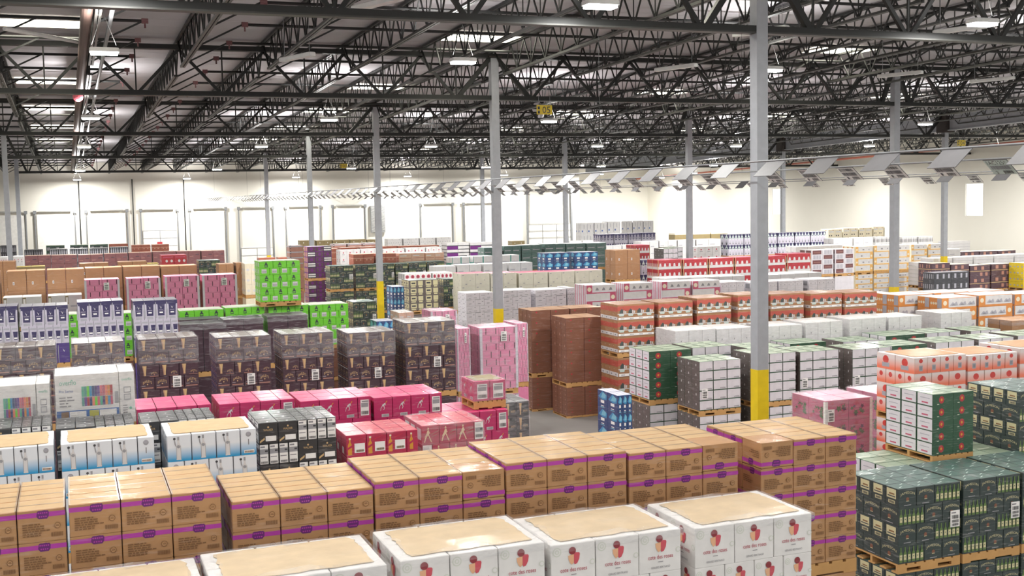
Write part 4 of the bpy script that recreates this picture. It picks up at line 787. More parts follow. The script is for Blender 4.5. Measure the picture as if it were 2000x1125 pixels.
# kind, x of the left edge, y of the front, top height, width, depth, height of the top load, lower tier shown, turned cartons (metres)
LOADS = [
('cote',-0.25,8.45,3.81,1.08,0.88,None,0,()), ('cote',0.87,8.45,3.83,1.31,0.88,None,0,()), ('cote',2.28,8.45,3.84,1.21,0.88,None,0,()),
('cote',3.54,8.45,3.80,1.20,0.88,None,0,()), ('cote',4.87,8.45,3.78,1.19,0.88,None,0,()), ('kraft',-1.19,9.72,4.23,1.08,1.06,None,0,()),
('kraft',-0.09,9.72,4.24,1.19,1.06,None,0,()), ('kraft',1.18,9.72,4.12,1.22,1.06,None,0,()), ('kraft',2.41,9.72,4.16,1.22,1.06,None,0,((4,2,0),)),
('kraft',3.64,9.72,4.20,1.23,1.06,None,0,()), ('kraft',4.89,9.72,4.17,1.21,1.06,None,0,((4,2,0),)), ('kraft',6.36,9.72,4.13,1.16,1.06,None,0,((4,0,0),)),
('jam',11.10,13.40,2.30,1.14,1.20,None,1,()), ('jam',12.29,13.40,2.30,1.10,1.20,None,1,()), ('jam',13.43,13.40,2.31,1.05,1.20,None,1,()),
('poinsettia',12.89,14.75,3.34,0.83,1.15,1.12,-1,()), ('poinsettia',12.07,14.75,2.22,0.81,1.15,None,0,()), ('poinsettia',12.92,14.75,2.22,0.83,1.15,None,0,()),
('poinsettia',13.79,14.75,2.23,0.85,1.15,None,0,()), ('jam',14.68,14.75,3.25,1.05,1.20,1.2,0,()), ('sky',-1.37,16.35,3.47,1.08,1.05,None,0,()),
('sky',-0.21,16.35,3.46,1.20,1.05,None,0,()), ('sky',1.15,16.35,3.45,1.22,1.05,None,0,()), ('blackwhisky',2.45,16.70,3.45,1.14,1.05,None,0,()),
('redbottle',3.73,16.70,3.15,1.11,1.00,None,0,()), ('redwalker',5.05,17.20,3.09,1.03,1.00,None,0,()), ('blackwhisky',-1.39,17.60,3.52,1.06,0.90,None,0,()),
('blackwhisky',-0.28,17.60,3.45,1.08,0.90,None,0,()), ('blackwhisky',0.89,17.60,3.44,1.06,0.90,None,0,()), ('overflo',-1.32,18.75,3.96,0.97,0.90,None,0,()),
('overflo',-0.28,18.75,4.06,1.16,0.90,None,0,()), ('magenta',0.89,18.95,3.41,1.16,1.10,None,0,()), ('magenta',2.17,18.95,3.39,1.22,1.10,None,0,()),
('magenta',3.48,18.95,3.33,1.20,1.10,None,0,()), ('magenta',4.73,18.95,3.29,1.21,1.10,None,0,()), ('magenta',6.00,18.95,2.90,1.16,1.10,None,0,()),
('magsmall',6.58,19.10,3.41,0.60,0.70,0.5,-1,()), ('bottlewrap',7.93,21.20,2.59,0.53,1.00,None,0,()), ('bailey',-1.51,26.00,3.73,1.18,1.10,1.81,0,()),
('bailey',-0.02,26.00,3.74,1.05,1.10,1.81,0,()), ('bailey',1.33,26.00,3.74,1.24,1.10,1.81,0,()), ('bailey',2.95,26.00,3.68,1.20,1.10,1.81,0,()),
('bailey',4.41,26.00,3.67,1.17,1.10,1.81,0,()), ('bailey',5.90,26.00,3.61,1.13,1.10,1.81,0,()), ('bailey',7.28,26.00,3.77,1.24,1.10,1.81,0,()),
('bottleviolet',-2.32,31.20,4.19,1.08,1.00,None,0,()), ('bottleviolet',-1.18,31.20,4.16,1.12,1.00,None,0,()), ('bottleviolet',0.16,31.20,4.21,1.11,1.00,None,0,()),
('bottleviolet',1.50,31.20,4.17,1.11,1.00,None,0,()), ('plumdark',2.83,33.30,3.28,1.25,1.00,None,0,()), ('plumdark',4.03,33.30,3.36,1.11,1.00,None,0,()),
('plumdark',5.26,33.30,3.39,1.16,1.00,None,0,()), ('plumdark',2.91,34.40,3.31,1.18,0.90,None,0,()), ('lime',-0.98,35.60,3.53,1.20,1.00,None,0,()),
('lime',0.54,35.60,3.49,1.20,1.00,None,0,()), ('lime',3.02,35.60,3.47,1.30,1.00,None,0,()), ('lime',4.37,35.60,3.49,1.17,1.00,None,0,()),
('lime',5.66,35.60,3.47,1.23,1.00,None,0,()), ('lime',6.94,35.60,3.45,1.21,1.00,None,0,()), ('lime',5.40,35.40,4.86,1.24,1.00,1.38,-1,()),
('pink',0.47,40.60,4.22,1.09,0.95,None,0,()), ('pink',1.79,40.60,4.21,1.08,0.95,None,0,()), ('pink',3.03,40.60,4.23,1.11,0.95,None,0,()),
('pink',4.26,40.60,4.22,1.15,0.95,None,0,()), ('kraftbig',-2.78,42.40,4.51,0.60,1.05,1.5,0,()), ('kraftbig',-1.95,42.40,4.51,1.20,1.05,1.5,0,()),
('kraftbig',-0.70,42.40,4.51,1.20,1.05,1.5,0,()), ('kraftbig',0.53,42.40,4.52,1.21,1.05,1.5,0,()), ('kraftbig',1.77,42.40,4.52,1.23,1.05,1.5,0,()),
('kraftbig',3.04,42.40,4.49,1.24,1.05,1.5,0,()), ('paleleaf',-2.06,41.30,3.70,1.17,1.00,None,0,()), ('paleleaf',-0.69,41.30,3.70,1.07,1.00,None,0,()),
('maroon',-2.00,62.00,4.27,1.20,1.00,None,0,()), ('maroon',-0.78,62.00,4.26,1.20,1.00,None,0,()), ('maroon',0.47,62.00,4.24,1.19,1.00,None,0,()),
('maroon',1.71,62.00,4.25,1.13,1.00,None,0,()), ('maroon',2.89,62.00,4.26,1.13,1.00,None,0,()), ('maroon',4.07,62.00,4.27,1.14,1.00,None,0,()),
('maroon',5.26,62.00,4.26,1.18,1.00,None,0,()), ('maroon',6.50,62.00,4.24,1.18,1.00,None,0,()), ('blackbottle',-3.59,72.00,4.53,0.83,1.00,None,0,()),
('blackbottle',-2.33,72.00,4.25,0.98,1.00,None,0,()), ('darkgreen',-1.41,88.00,3.97,1.22,1.00,None,0,()), ('darkgreen',0.18,88.00,3.96,1.20,1.00,None,0,()),
('darkgreen',1.52,88.00,3.95,1.21,1.00,None,0,()), ('blackbottle',-1.05,76.00,4.11,1.05,1.00,None,0,()), ('blackbottle',0.12,76.00,4.10,1.06,1.00,None,0,()),
('blackbottle',1.27,76.00,4.09,1.08,1.00,None,0,()), ('blackbottle',2.47,76.00,4.12,1.06,1.00,None,0,()), ('rustbox',2.80,88.00,3.95,1.30,1.00,None,0,()),
('rustbox',4.34,88.00,3.83,1.31,1.00,None,0,()), ('rustbox',5.76,88.00,3.82,1.19,1.00,None,0,()), ('whitelogo',-2.92,58.00,4.41,0.30,1.00,None,0,()),
('whitelogo',-2.37,58.00,4.42,0.44,1.00,None,0,()), ('kraftbig',-2.78,48.00,4.61,0.89,1.00,None,0,()), ('kraftbig',5.70,48.00,4.21,0.59,1.00,None,0,()),
('kraftbig',6.39,48.00,4.23,0.31,1.00,None,0,()), ('redbox',3.77,52.00,4.48,1.05,1.00,None,0,()), ('jam',5.32,52.00,4.20,0.92,1.00,None,0,()),
('palebox',6.60,47.00,4.24,0.49,1.00,None,0,()), ('yellowtop',-1.94,50.00,4.29,1.06,1.00,None,0,()), ('yellowtop',3.02,50.00,4.24,0.49,1.00,None,0,()),
('kraftbig',0.42,50.00,4.34,1.12,1.00,None,0,()), ('kraftbig',1.90,50.00,4.35,1.14,1.00,None,0,()), ('rustbox',12.15,79.60,2.96,1.11,1.00,None,0,()),
('rustbox',13.47,79.60,2.95,0.63,1.00,None,0,()), ('greyband',12.52,70.00,4.08,0.81,1.00,None,0,()), ('violettower',11.27,58.00,4.43,1.23,1.00,1.75,1,()),
('jam',11.74,55.00,3.57,1.15,1.00,None,1,()), ('jam',13.00,55.00,3.57,1.07,1.00,None,1,()), ('jam',14.12,55.00,3.58,0.83,1.00,None,1,()),
('jam',15.00,55.00,3.57,0.63,1.00,None,1,()), ('jam',15.68,55.00,3.60,0.90,1.00,None,1,()), ('jam',16.63,55.00,3.61,0.91,1.00,None,1,()),
('olive',16.00,85.00,3.89,1.14,0.90,None,0,()), ('olive',17.21,85.00,3.85,1.15,0.90,None,0,()), ('olive',18.44,85.00,3.85,1.24,0.90,None,0,()),
('olive',19.76,85.00,3.85,1.21,0.90,None,0,()), ('olive',21.05,85.00,3.81,0.63,0.90,None,0,()), ('olive',28.47,85.00,3.39,0.76,0.90,None,0,()),
('olive',32.72,85.00,3.34,1.09,0.90,None,0,()), ('greyband',16.48,76.00,3.87,0.90,1.00,None,0,()), ('greyband',17.48,76.00,3.87,0.94,1.00,None,0,()),
('greyband',18.53,76.00,3.87,0.92,1.00,None,0,()), ('rustbox',14.67,68.00,3.88,0.40,1.00,None,0,()), ('rustbox',15.23,68.00,3.93,1.06,1.00,None,0,()),
('rustbox',16.39,68.00,3.92,1.01,1.00,None,0,()), ('rustbox',17.49,68.00,3.92,1.18,1.00,None,0,()), ('rustbox',18.77,68.00,3.91,1.20,1.00,None,0,()),
('rustbox',20.06,68.00,3.90,1.31,1.00,None,0,()), ('whitelogo',13.83,62.00,4.03,1.11,1.00,None,0,()), ('whitelogo',14.99,62.00,4.04,1.15,1.00,None,0,()),
('whitelogo',16.23,62.00,4.00,1.23,1.00,None,0,()), ('whitelogo',17.52,62.00,4.02,1.13,1.00,None,0,()), ('whitelogo',18.71,62.00,4.03,0.90,1.00,None,0,()),
('rustbox',13.15,56.00,4.05,1.04,1.00,None,0,()), ('rustbox',14.29,56.00,4.04,1.03,1.00,None,0,()), ('peachbox',15.47,56.00,4.02,1.34,1.00,None,0,()),
('peachbox',16.86,56.00,4.00,0.98,1.00,None,0,()), ('whitespot',22.64,85.00,3.80,1.12,1.00,None,0,()), ('whitespot',23.88,85.00,3.80,1.21,1.00,None,0,()),
('whitespot',25.18,85.00,3.80,1.23,1.00,None,0,()), ('whitespot',26.53,85.00,3.80,1.16,1.00,None,0,()), ('stripstack',19.94,62.00,4.23,1.31,1.00,1.5,0,()),
('stripstack',21.32,62.00,4.21,1.33,1.00,1.5,0,()), ('tealwhite',17.94,55.00,3.77,0.95,1.00,None,0,()), ('tealwhite',19.06,55.00,3.78,1.07,1.00,None,0,()),
('tealwhite',20.60,55.00,3.78,0.98,1.00,None,0,()), ('whiteflat',16.12,52.00,3.52,1.02,1.00,None,0,()), ('whiteflat',17.21,52.00,3.55,1.21,1.00,None,0,()),
('whiteflat',18.53,52.00,3.55,1.21,1.00,None,0,()), ('whiteflat',19.84,52.00,3.55,1.23,1.00,None,0,()), ('whitedot',13.35,47.50,3.53,1.19,1.05,None,0,()),
('whitedot',14.60,47.50,3.52,0.90,1.05,None,0,()), ('jamlabel',12.44,43.70,3.51,1.24,1.05,None,0,()), ('jam',13.94,43.90,3.49,0.43,1.00,None,0,()),
('cream',14.21,42.50,3.76,1.19,1.05,1.6,0,()), ('cream',15.43,42.50,3.73,1.10,1.05,1.6,0,()), ('cream',16.62,42.50,3.70,1.25,1.05,1.6,0,()),
('cream',17.92,42.50,3.69,1.12,1.05,1.6,0,()), ('cream',19.08,42.50,3.69,1.21,1.05,1.6,0,()), ('blueband',20.33,48.60,4.13,1.20,1.00,None,0,()),
('blueband',21.78,48.60,4.12,1.20,1.00,None,0,()), ('greywrap',20.36,57.00,4.11,1.00,1.00,None,0,()), ('greywrap',21.48,57.00,4.16,0.96,1.00,None,0,()),
('greywrap',22.49,57.00,4.18,1.15,1.00,None,0,()), ('greywrap',23.82,57.00,4.19,1.20,1.00,None,0,()), ('greywrap',25.07,57.00,4.18,1.12,1.00,None,0,()),
('greywrap',26.29,57.00,4.17,1.17,1.00,None,0,()), ('jam',8.74,37.50,3.31,0.80,1.00,None,0,()), ('blueband',10.79,40.00,3.57,0.42,0.90,None,0,()),
('blueband',8.38,33.00,3.10,0.57,0.80,None,0,()), ('pink',10.07,33.00,3.31,0.81,1.00,None,0,()), ('peachbox',9.21,33.50,3.27,0.46,1.00,None,0,()),
('whiteprint',13.62,40.20,3.19,1.06,1.00,1.6,0,()), ('whiteprint',15.09,40.20,3.22,1.11,1.00,1.6,0,()), ('whiteprint',16.39,40.20,3.18,1.27,1.00,1.6,0,()),
('whiteprint',17.70,40.20,3.21,0.30,1.00,1.6,0,()), ('pink',9.10,27.60,3.37,0.33,1.00,None,1,()), ('pink',9.71,27.60,3.35,1.01,1.00,None,1,()),
('pink',11.24,29.00,3.25,0.33,1.00,None,0,()), ('brownplain',13.29,33.00,3.16,1.30,1.10,2.1,1,()), ('brownplain',14.62,33.00,3.16,1.10,1.10,2.1,1,()),
('brownplain',13.80,31.50,3.03,1.20,1.10,2.1,1,()), ('rosecarton',17.62,38.30,3.42,1.20,1.05,None,0,()), ('rosecarton',19.14,38.30,3.42,1.19,1.05,None,0,()),
('rosecarton',20.72,38.30,3.41,1.23,1.05,None,0,()), ('rosecarton',22.06,38.30,3.39,1.18,1.05,None,0,()), ('whitewave',23.47,38.60,3.26,1.06,1.05,None,0,()),
('whitewave',24.83,38.60,3.20,1.20,1.05,None,0,()), ('whitewave',26.10,38.60,3.20,1.15,1.05,None,0,()), ('whitewave',27.51,38.60,3.20,1.23,1.05,None,0,()),
('whiteflat',22.64,41.50,3.28,1.19,1.20,None,0,()), ('whiteflat',23.88,41.50,3.27,1.26,1.20,None,0,()), ('whiteflat',25.18,41.50,3.26,1.21,1.20,None,0,()),
('whiteflat',27.52,41.50,3.23,1.28,1.20,None,0,()), ('whiteflat',28.85,41.50,3.24,1.38,1.20,None,0,()), ('kraftbig',22.09,45.00,4.33,1.21,1.00,1.42,0,()),
('redcan',23.80,44.30,3.87,1.16,1.00,None,0,()), ('redcan',25.04,44.30,3.85,1.23,1.00,None,0,()), ('redcan',26.34,44.30,3.85,1.25,1.00,None,0,()),
('redcan',27.67,44.30,3.85,1.22,1.00,None,0,()), ('redcan',29.06,44.30,3.84,1.27,1.00,None,0,()), ('redcan',30.41,44.30,3.91,1.27,1.00,None,0,()),
('navybottle',23.89,46.00,3.80,0.95,1.00,None,0,()), ('redcan',27.15,53.00,4.15,0.86,1.00,None,0,()), ('leafgreen',27.18,50.00,4.06,0.79,1.00,None,0,()),
('leafgreen',28.09,51.20,4.06,0.83,1.00,None,0,()), ('whitelogo',30.23,52.00,4.00,1.36,1.00,None,0,()), ('whiteflat',29.73,62.00,3.74,1.15,1.00,None,0,()),
('whiteflat',30.94,62.00,3.76,1.16,1.00,None,0,()), ('whiteflat',32.18,62.00,3.94,1.18,1.00,None,0,()), ('whiteflat',33.43,62.00,3.96,1.19,1.00,None,0,()),
('whiteflat',34.69,62.00,3.95,1.21,1.00,None,0,()), ('whiteflat',35.98,62.00,3.95,1.73,1.00,None,0,()), ('bluewhite',36.34,82.00,3.31,1.05,1.00,None,0,()),
('bluewhite',37.47,82.00,3.31,1.06,1.00,None,0,()), ('tallwhite',39.18,86.00,4.58,1.15,1.10,2.0,0,()), ('tallwhite',40.38,86.00,4.59,1.16,1.10,2.0,0,()),
('tallwhite',41.59,86.00,4.64,1.12,1.10,2.0,0,()), ('tallwhite',45.84,92.00,4.52,1.06,1.10,2.0,0,()), ('tallwhite',46.96,92.00,4.54,1.02,1.10,2.0,0,()),
('tallwhite',48.03,92.00,4.51,0.98,1.10,2.0,0,()), ('bottleviolet',33.23,70.00,4.17,1.03,1.00,None,0,()), ('bottleviolet',34.33,70.00,4.17,1.00,1.00,None,0,()),
('bottleviolet',35.41,70.00,4.17,0.93,1.00,None,0,()), ('bottleviolet',36.42,70.00,4.18,1.02,1.00,None,0,()), ('beige',43.39,78.00,3.79,1.12,1.00,None,0,()),
('beige',44.95,78.00,3.78,1.54,1.00,None,0,()), ('beige',46.58,78.00,3.78,1.47,1.00,None,0,()), ('navybottle',38.26,62.00,4.19,1.07,1.00,None,1,()),
('navybottle',39.40,62.00,4.19,1.04,1.00,None,1,()), ('navybottle',40.56,62.00,4.19,1.21,1.00,None,1,()), ('navybottle',41.88,62.00,4.19,1.19,1.00,None,1,()),
('navybottle',43.14,62.00,4.19,1.12,1.00,None,1,()), ('navybottle',44.34,62.00,4.19,1.13,1.00,None,1,()), ('whiteshelf',55.25,75.00,3.83,1.29,1.00,None,0,()),
('whiteshelf',56.64,75.00,3.88,1.41,1.00,None,0,()), ('whiteshelf',58.14,75.00,3.88,1.27,1.00,None,0,()), ('whiteshelf',59.52,75.00,3.92,1.00,1.00,None,0,()),
('whiteflat',44.58,60.00,3.80,1.43,1.00,None,0,()), ('whiteflat',46.13,60.00,3.79,1.45,1.00,None,0,()), ('greybottle',49.37,62.00,3.71,1.23,1.00,None,0,()),
('greybottle',51.51,62.00,3.65,1.26,1.00,None,0,()), ('greybottle',52.86,62.00,3.64,1.19,1.00,None,0,()), ('maroonwhite',34.00,47.50,3.85,1.30,1.00,None,0,()),
('maroonwhite',35.39,47.50,3.85,1.13,1.00,None,0,()), ('whiteflat',37.64,54.00,3.70,1.52,1.00,None,0,()), ('whiteflat',39.23,54.00,3.71,1.48,1.00,None,0,()),
('ambercarton',38.54,50.00,3.80,1.11,1.10,1.48,1,()), ('ambercarton',39.72,50.00,3.81,1.13,1.10,1.48,1,()), ('ambercarton',40.91,50.00,3.80,1.14,1.10,1.48,1,()),
('ambercarton',36.54,49.00,2.53,1.11,1.10,None,0,()), ('ambercarton',46.37,55.00,3.51,1.16,1.00,None,0,()), ('ambercarton',47.61,55.00,3.50,1.10,1.00,None,0,()),
('whitestack',41.30,48.20,2.94,0.73,1.00,None,0,()), ('whitestack',44.47,51.00,2.93,1.35,1.00,None,0,()), ('whitestack',45.89,51.00,2.93,1.37,1.00,None,0,()),
('whitestack',47.33,51.00,2.94,1.39,1.00,None,0,()), ('whitestack',48.79,51.00,2.94,1.41,1.00,None,0,()), ('whitestack',50.28,51.00,2.95,1.44,1.00,None,0,()),
('plumlabel',40.92,47.00,2.96,1.17,1.00,None,0,()), ('plumlabel',42.16,47.00,2.86,1.16,1.00,None,0,()), ('plumlabel',43.39,47.00,2.76,1.31,1.00,None,0,()),
('plumlabel',44.80,47.00,2.78,1.34,1.00,None,0,()), ('blacklabel',39.75,45.50,2.61,2.20,0.80,None,0,()), ('yellowbox',45.85,45.90,2.84,1.35,1.00,None,0,()),
('whiteflat',47.52,56.00,3.11,1.42,1.00,None,0,()), ('whiteflat',49.06,56.00,3.09,1.88,1.00,None,0,()), ('plumlabel',52.84,58.00,2.76,1.40,1.00,None,0,()),
('plumlabel',54.32,58.00,2.75,1.42,1.00,None,0,()), ('plumlabel',55.82,58.00,2.73,1.44,1.00,None,0,()), ('whitestack',57.12,64.00,3.12,1.94,1.00,None,0,()),
('jack',14.88,30.20,3.48,1.21,1.15,1.57,1,()), ('jack',16.23,30.20,3.48,1.16,1.15,None,0,()), ('jack',17.53,30.20,3.54,1.19,1.15,None,0,()),
('jack',18.95,30.20,3.57,1.08,1.15,None,0,()), ('jack',20.12,30.20,3.54,1.22,1.15,None,0,()), ('jack',21.58,30.20,3.49,1.19,1.15,None,0,()),
('jack',22.87,30.20,3.46,1.25,1.15,None,0,()), ('whitewave',25.70,32.10,3.18,0.62,1.00,None,0,()), ('amberwide',26.19,29.60,3.17,1.42,1.15,None,0,()),
('amberwide',27.70,29.60,3.19,1.42,1.15,None,0,()), ('amberwide',29.21,29.60,3.16,1.50,1.15,None,0,()), ('amberwide',25.50,30.85,3.21,1.41,1.15,None,0,()),
('amberwide',26.98,30.85,3.21,1.45,1.15,None,0,()), ('amberwide',28.49,30.85,3.19,1.49,1.15,None,0,()), ('kraftbig',27.13,27.60,2.57,1.32,1.00,None,0,()),
('whitewrap',15.73,28.30,2.85,1.30,1.15,None,0,()), ('whitewrap',17.06,28.30,2.83,1.22,1.15,None,0,()), ('whitewrap',18.76,28.30,2.81,1.18,1.15,None,0,()),
('whitewrap',20.06,28.30,2.84,1.30,1.15,None,0,()), ('whitewrap',21.62,28.30,2.86,1.32,1.15,None,0,()), ('whitewrap',23.04,28.30,2.84,1.23,1.15,None,0,()),
('whitewrap',25.01,28.30,2.86,1.20,1.15,None,0,()), ('poinsettia',13.80,26.20,2.64,1.23,1.15,1.4,1,()), ('leafgreen',15.06,26.20,2.66,1.17,1.10,None,0,()),
('leafgreen',14.45,24.80,2.51,1.19,1.10,1.375,1,()), ('leafgreen',16.09,24.80,2.58,1.19,1.10,1.375,1,()), ('leafgreen',17.40,24.80,2.56,1.20,1.10,1.375,1,()),
('leafgreen',19.03,24.80,2.52,1.23,1.10,1.375,1,()), ('poinsettia',20.31,24.80,2.53,1.15,1.10,None,0,()), ('leafgreen',21.74,24.80,2.53,1.33,1.10,None,0,()),
('leafgreen',23.21,24.80,2.53,1.25,1.10,None,0,()), ('leafgreen',24.60,24.80,2.55,1.34,1.10,None,0,()), ('leafgreen',16.64,26.05,2.56,1.18,1.10,None,0,()),
('poinsettia',18.77,27.20,2.42,1.20,1.00,None,0,()), ('leafgreen',20.54,27.20,2.37,1.27,1.00,None,0,()), ('poinsettia',21.89,27.00,2.47,1.39,1.10,None,0,()),
('leafgreen',23.34,27.00,2.47,1.25,1.10,None,0,()), ('leafgreen',24.97,27.00,2.44,1.15,1.10,None,0,()), ('blueband',11.90,24.20,1.96,0.38,1.10,None,0,()),
('coral',14.93,17.60,3.45,1.25,1.10,1.3,1,()), ('coral',16.22,17.60,3.41,1.24,1.10,1.3,1,()), ('coral',17.52,17.60,3.47,1.17,1.10,1.3,1,()),
('floral',14.08,19.20,2.44,1.14,1.15,None,0,()), ('floral',16.37,20.40,2.21,1.14,1.15,None,0,())]
# ------------------------------------------------------------------ pallet loads
FILM = film_mat()
def pallet_mesh():
    m = MB(); wd = M('wood')
    for y in (0.0, .475, .95): m.box(0, y, .022, 1, y+.05, .118, wd)
    for i in range(7): m.box(i*.1475, 0, .118, i*.1475+.115, 1, .142, wd)
    for i in (0, .43, .86): m.box(i, 0, 0, i+.14, 1, .022, wd)
    return m.mesh('pallet')
PAL = pallet_mesh()
def notch_pallet():
    m = MB(); wd = M('wood')
    for y in (0.0, .48, .96):
        m.box(0, y, .022, .14, y+.04, .118, wd); m.box(.36, y, .022, .64, y+.04, .118, wd); m.box(.86, y, .022, 1, y+.04, .118, wd); m.box(.14, y, .075, .36, y+.04, .118, wd); m.box(.64, y, .075, .86, y+.04, .118, wd)
    for i in range(7): m.box(i*.1475, 0, .118, i*.1475+.115, 1, .142, wd)
    for i in range(5): m.box(0, i*.22, 0, 1, i*.22+.12, .022, wd)
    return m.mesh('pallet')
PAL2 = notch_pallet()
def film_mesh(name, W, D, z0, z1, seed):
    """loose skin of film round the load, slightly wavy, folded in over the top edge"""
    rnd = random.Random(seed); m = MB(); n = 7
    def ring(z, off, amp):
        pts = []
        for (ax, ay, bx, by) in ((0,0,W,0),(W,0,W,D),(W,D,0,D),(0,D,0,0)):
            for i in range(n):
                t = i/n; x = ax+(bx-ax)*t; y = ay+(by-ay)*t; cx, cy = x-W/2, y-D/2
                k = off + rnd.uniform(0, amp)
                pts.append((x + (k if cx > 0 else -k)*abs(cx)/(W/2), y + (k if cy > 0 else -k)*abs(cy)/(D/2), z + rnd.uniform(-amp, amp)*.8))
        return pts
    rows = [ring(z0, .012, .006), ring(z0+(z1-z0)*.35, .012, .008), ring(z0+(z1-z0)*.7, .012, .008), ring(z1, .010, .004), ring(z1+.014, -.05, .02), ring(z1+.012, -.13, .04)]
    N = len(rows[0])
    for a, b in zip(rows, rows[1:]):
        for i in range(N): j = (i+1) % N; m.face([a[i], a[j], b[j], b[i]], FILM)
    return m.mesh('stretch_wrap', True)
def sheet_mesh(W, D, z, col, seed):
    rnd = random.Random(seed); m = MB(); n = 12; pts = []
    for (ax, ay, bx, by) in ((.1,.09,.9,.09),(.93,.12,.93,.9),(.9,.93,.12,.93),(.08,.9,.08,.12)):
        for i in range(n):
            t = i/n; pts.append((W*(ax+(bx-ax)*t) + rnd.uniform(-.012, .012), D*(ay+(by-ay)*t) + rnd.uniform(-.015, .015)))
    lo = [(x, y, z+.003) for x, y in pts]; hi = [(x, y, z+.008) for x, y in pts]
    m.face(hi, M(col)); m.face(lo[::-1], M(col))
    for i in range(len(pts)): j = (i+1) % len(pts); m.face([lo[i], lo[j], hi[j], hi[i]], M(col))
    return m.mesh('top_sheet')
def label_mesh():
    m = MB(); m.box(0, -.004, 0, .17, -.001, .25, M('paper'))
    put_art(m, [R(.1,.82,.6,.9,'greytext'), *bars(.15,.5,.85,.72,'dark',8), *bars(.15,.28,.85,.44,'dark',10), *bars(.15,.08,.85,.22,'dark',9)], (0,-.004,0), (1,0,0), (0,0,1), (0,-1,0), .17, .25, .001)
    return m.mesh('shipping_label')
LAB = label_mesh()
NAMES = dict(kraft='kraft_carton_pallet', cote='rose_wine_pallet', sky='vodka_pallet', blackwhisky='black_whisky_pallet', redbottle='red_whisky_pallet', redwalker='red_whisky_pallet', magenta='magenta_wine_pallet', magsmall='part_wine_pallet',
 overflo='bottle_set_pallet', bottlewrap='liqueur_pallet', bailey='liqueur_pallet', bottleviolet='violet_vodka_pallet', plumdark='plum_carton_pallet', lime='lime_carton_pallet', pink='pink_carton_pallet', kraftbig='brown_box_pallet',
 paleleaf='pale_carton_pallet', maroon='maroon_carton_pallet', blackbottle='bottle_carton_pallet', greybottle='bottle_carton_pallet', darkgreen='green_carton_pallet', rustbox='rust_carton_pallet', peachbox='peach_carton_pallet',
 whitelogo='white_carton_pallet', redbox='red_carton_pallet', palebox='cream_carton_pallet', yellowtop='yellow_lid_pallet', olive='olive_carton_pallet', greyband='banded_carton_pallet', whitespot='spotted_carton_pallet', stripstack='striped_carton_pallet',
 tealwhite='teal_carton_pallet', whiteflat='plain_carton_pallet', whitedot='disc_carton_pallet', jamlabel='labelled_carton_pallet', cream='cream_carton_pallet', blueband='water_carton_pallet', greywrap='wrapped_carton_pallet', whiteprint='printed_carton_pallet',
 brownplain='brown_carton_stack', rosecarton='sparkling_water_pallet', whitewave='wavy_carton_pallet', redcan='can_carton_pallet', navybottle='bottle_carton_pallet', bluewhite='blue_carton_pallet', tallwhite='appliance_carton_pallet', beige='sheeted_pallet',
 whiteshelf='open_carton_pallet', maroonwhite='panelled_carton_pallet', ambercarton='sparkling_water_pallet', whitestack='paper_stack_pallet', plumlabel='plum_carton_pallet', blacklabel='charcoal_carton_pallet', yellowbox='yellow_carton_pallet',
 jack='bourbon_pallet', amberwide='sparkling_water_pallet', whitewrap='wrapped_carton_pallet', poinsettia='flower_carton_pallet', leafgreen='label_front_pallet', coral='coral_carton_pallet', floral='flower_print_pallet', violettower='purple_wine_pallet', jam='whiskey_pallet')
EXTRA = {}
def extras(k, P):
    if k in EXTRA: return EXTRA[k]
    out = []; W, D, H = P['W'], P['D'], P['H']
    if P['sheet']: out.append(('top_sheet', sheet_mesh(W, D, H, P['sheet'], len(k)), (0, 0, 0)))
    if P['film']:
        z0 = {'bailey': H-.56, 'cote': H-.06}.get(k, PAL_H if P['film'] >= .2 else H-.16)
        if P['film'] >= .15 or k == 'cote': out.append(('stretch_wrap', film_mesh(k, W, D, z0, H+.004, len(k)*7), (0, 0, 0)))
    for u, v in P['labels']: out.append(('shipping_label', LAB, (u*W-.08, -.006 if not (P['film'] >= .2) else -.024, PAL_H+v*(H-PAL_H)-.25 if v > .3 else PAL_H+.3)))
    if P['corner']:
        m = MB(); m.box(-.008, -.008, 0, .06, -.002, H-PAL_H-.02, M(P['corner'])); m.box(-.008, -.002, 0, -.002, .06, H-PAL_H-.02, M(P['corner'])); cl = m.mesh('corner_board')
        m = MB(); m.box(-.06, -.008, 0, .008, -.002, H-PAL_H-.02, M(P['corner'])); m.box(.002, -.002, 0, .008, .06, H-PAL_H-.02, M(P['corner'])); cr = m.mesh('corner_board')
        out += [('corner_board', cl, (0, 0, PAL_H)), ('corner_board', cr, (W, 0, PAL_H))]
    EXTRA[k] = out; return out
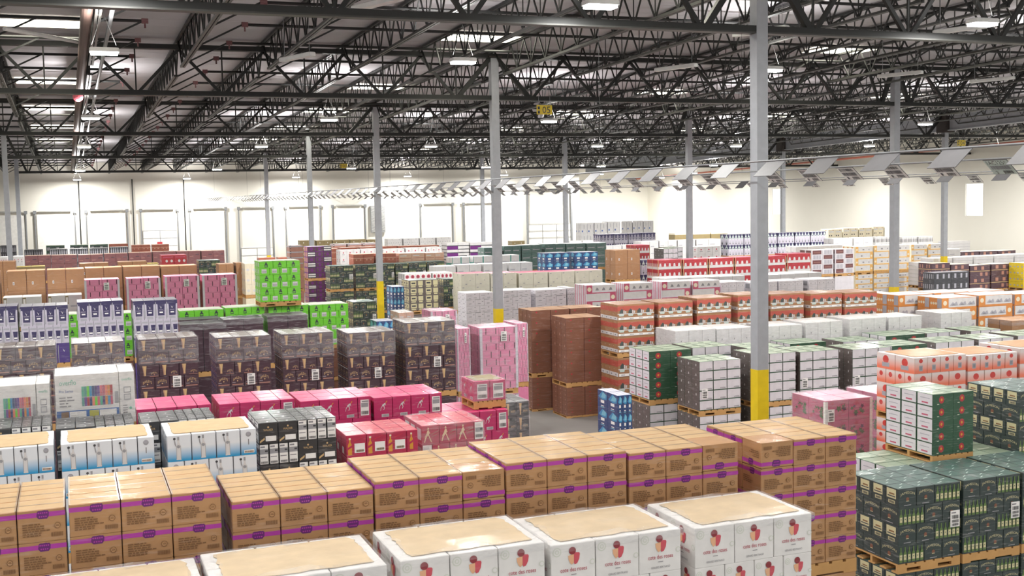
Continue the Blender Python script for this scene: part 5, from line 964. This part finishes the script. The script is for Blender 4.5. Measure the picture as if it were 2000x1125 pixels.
def load(k, x, y, z, w, d, H, near, label, flips=(), group=None, fronts_only=False):
    P = PARTS[k]; sx, sy, sz = w/P['W'], d/P['D'], H/P['H']
    e = tag(empty(NAMES.get(k, k + '_pallet'), (x, y, z)), label, 'pallet of cartons', group); e.scale = (sx, sy, sz)
    if P['pallet']:
        p = new_obj('pallet', PAL2 if (int(x*7) % 2) else PAL, e); p.scale = (P['W'], P['D'], 1)
    top = len(P['lay'])-1
    for li, L in enumerate(P['lay']):
        for (i, j, nx, ny, cx, cy, cz, fw_, fd_, h, fn) in L:
            if fronts_only and j and i: continue
            if not (li == top or j == 0 or i == 0 or (i == nx-1 and (near or j < 2)) or (near and j == ny-1)): continue
            me = fn(i, j)
            o = new_obj('carton', me, e, (cx, cy, cz))
            if (li, i, j) in flips:
                o.rotation_euler = (0, PI, 0); o.location = (cx, cy, cz+h)
            elif near: o.rotation_euler = (0, 0, random.uniform(-.006, .006))
    for nm, me, loc in extras(k, P):
        if nm == 'stretch_wrap' and not near: continue
        new_obj(nm, me, e, loc)
    return e
BLOCK = {}
def block(k, x, y, z, w, d, H):
    """a lower load that only shows through the gaps between stacks: pallet and closed cartons"""
    P = PARTS[k]
    if k not in BLOCK:
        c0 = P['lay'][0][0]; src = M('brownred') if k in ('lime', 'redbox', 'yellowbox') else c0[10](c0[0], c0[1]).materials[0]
        m = MB()
        for q in range(3): m.chbox(.003, .003, .145+q*.285, .997, .997, .145+(q+1)*.285, src, src, .006)
        BLOCK[k] = m.mesh('wrapped_cartons')
    e = tag(empty(NAMES[k], (x, y, z)), 'lower tier of %s, mostly hidden beneath' % P['desc'], 'pallet of cartons', 'hidden tiers of ' + P['desc']); e.scale = (w, d, H)
    p = new_obj('pallet', PAL, e); p.scale = (1, 1, 1/H); new_obj('wrapped_cartons', BLOCK[k], e)
ROWS = sorted({(t[0], t[2]) for t in LOADS}, key=lambda q: q[1])
def row_index(k, y):
    rows = sorted({t[2] for t in LOADS if t[0] == k}); return rows.index(y), len(rows)
for (k, x, y, top, w_, d_, H, low, flips) in LOADS:
    P = PARTS[k]; near = y < 34
    same = sorted(t[1] for t in LOADS if t[0] == k and t[2] == y); pos = same.index(x); ri, rn = row_index(k, y)
    lab = P['desc']
    if len(same) > 1: lab += ', %s from left' % ords[pos]
    if rn > 1: lab += ', %s such row' % ords[ri]
    elif len(same) == 1: lab = 'pallet of ' + lab
    if H is None:
        H = P['H']
        if H > top: H = top
    rem = top-H
    if low < 0: rem = -1; top = top if k != 'lime' else 3.49 + H
    elif rem < .35: H = top; rem = 0
    load(k, x, y, top-H, w_, d_, H, near, lab, flips, P['desc'])
    if rem > 0:
        n = max(1, round(rem/1.35)); h = rem/n
        for q in range(n):
            z = rem-(q+1)*h
            if q == 0 and low: load('leafgreen' if k == 'poinsettia' else k, x, y, z, w_, d_, h, near, 'lower pallet of ' + lab, (), 'lower tier of ' + P['desc'], True)
            else: block(k, x, y, z, w_, d_, h)
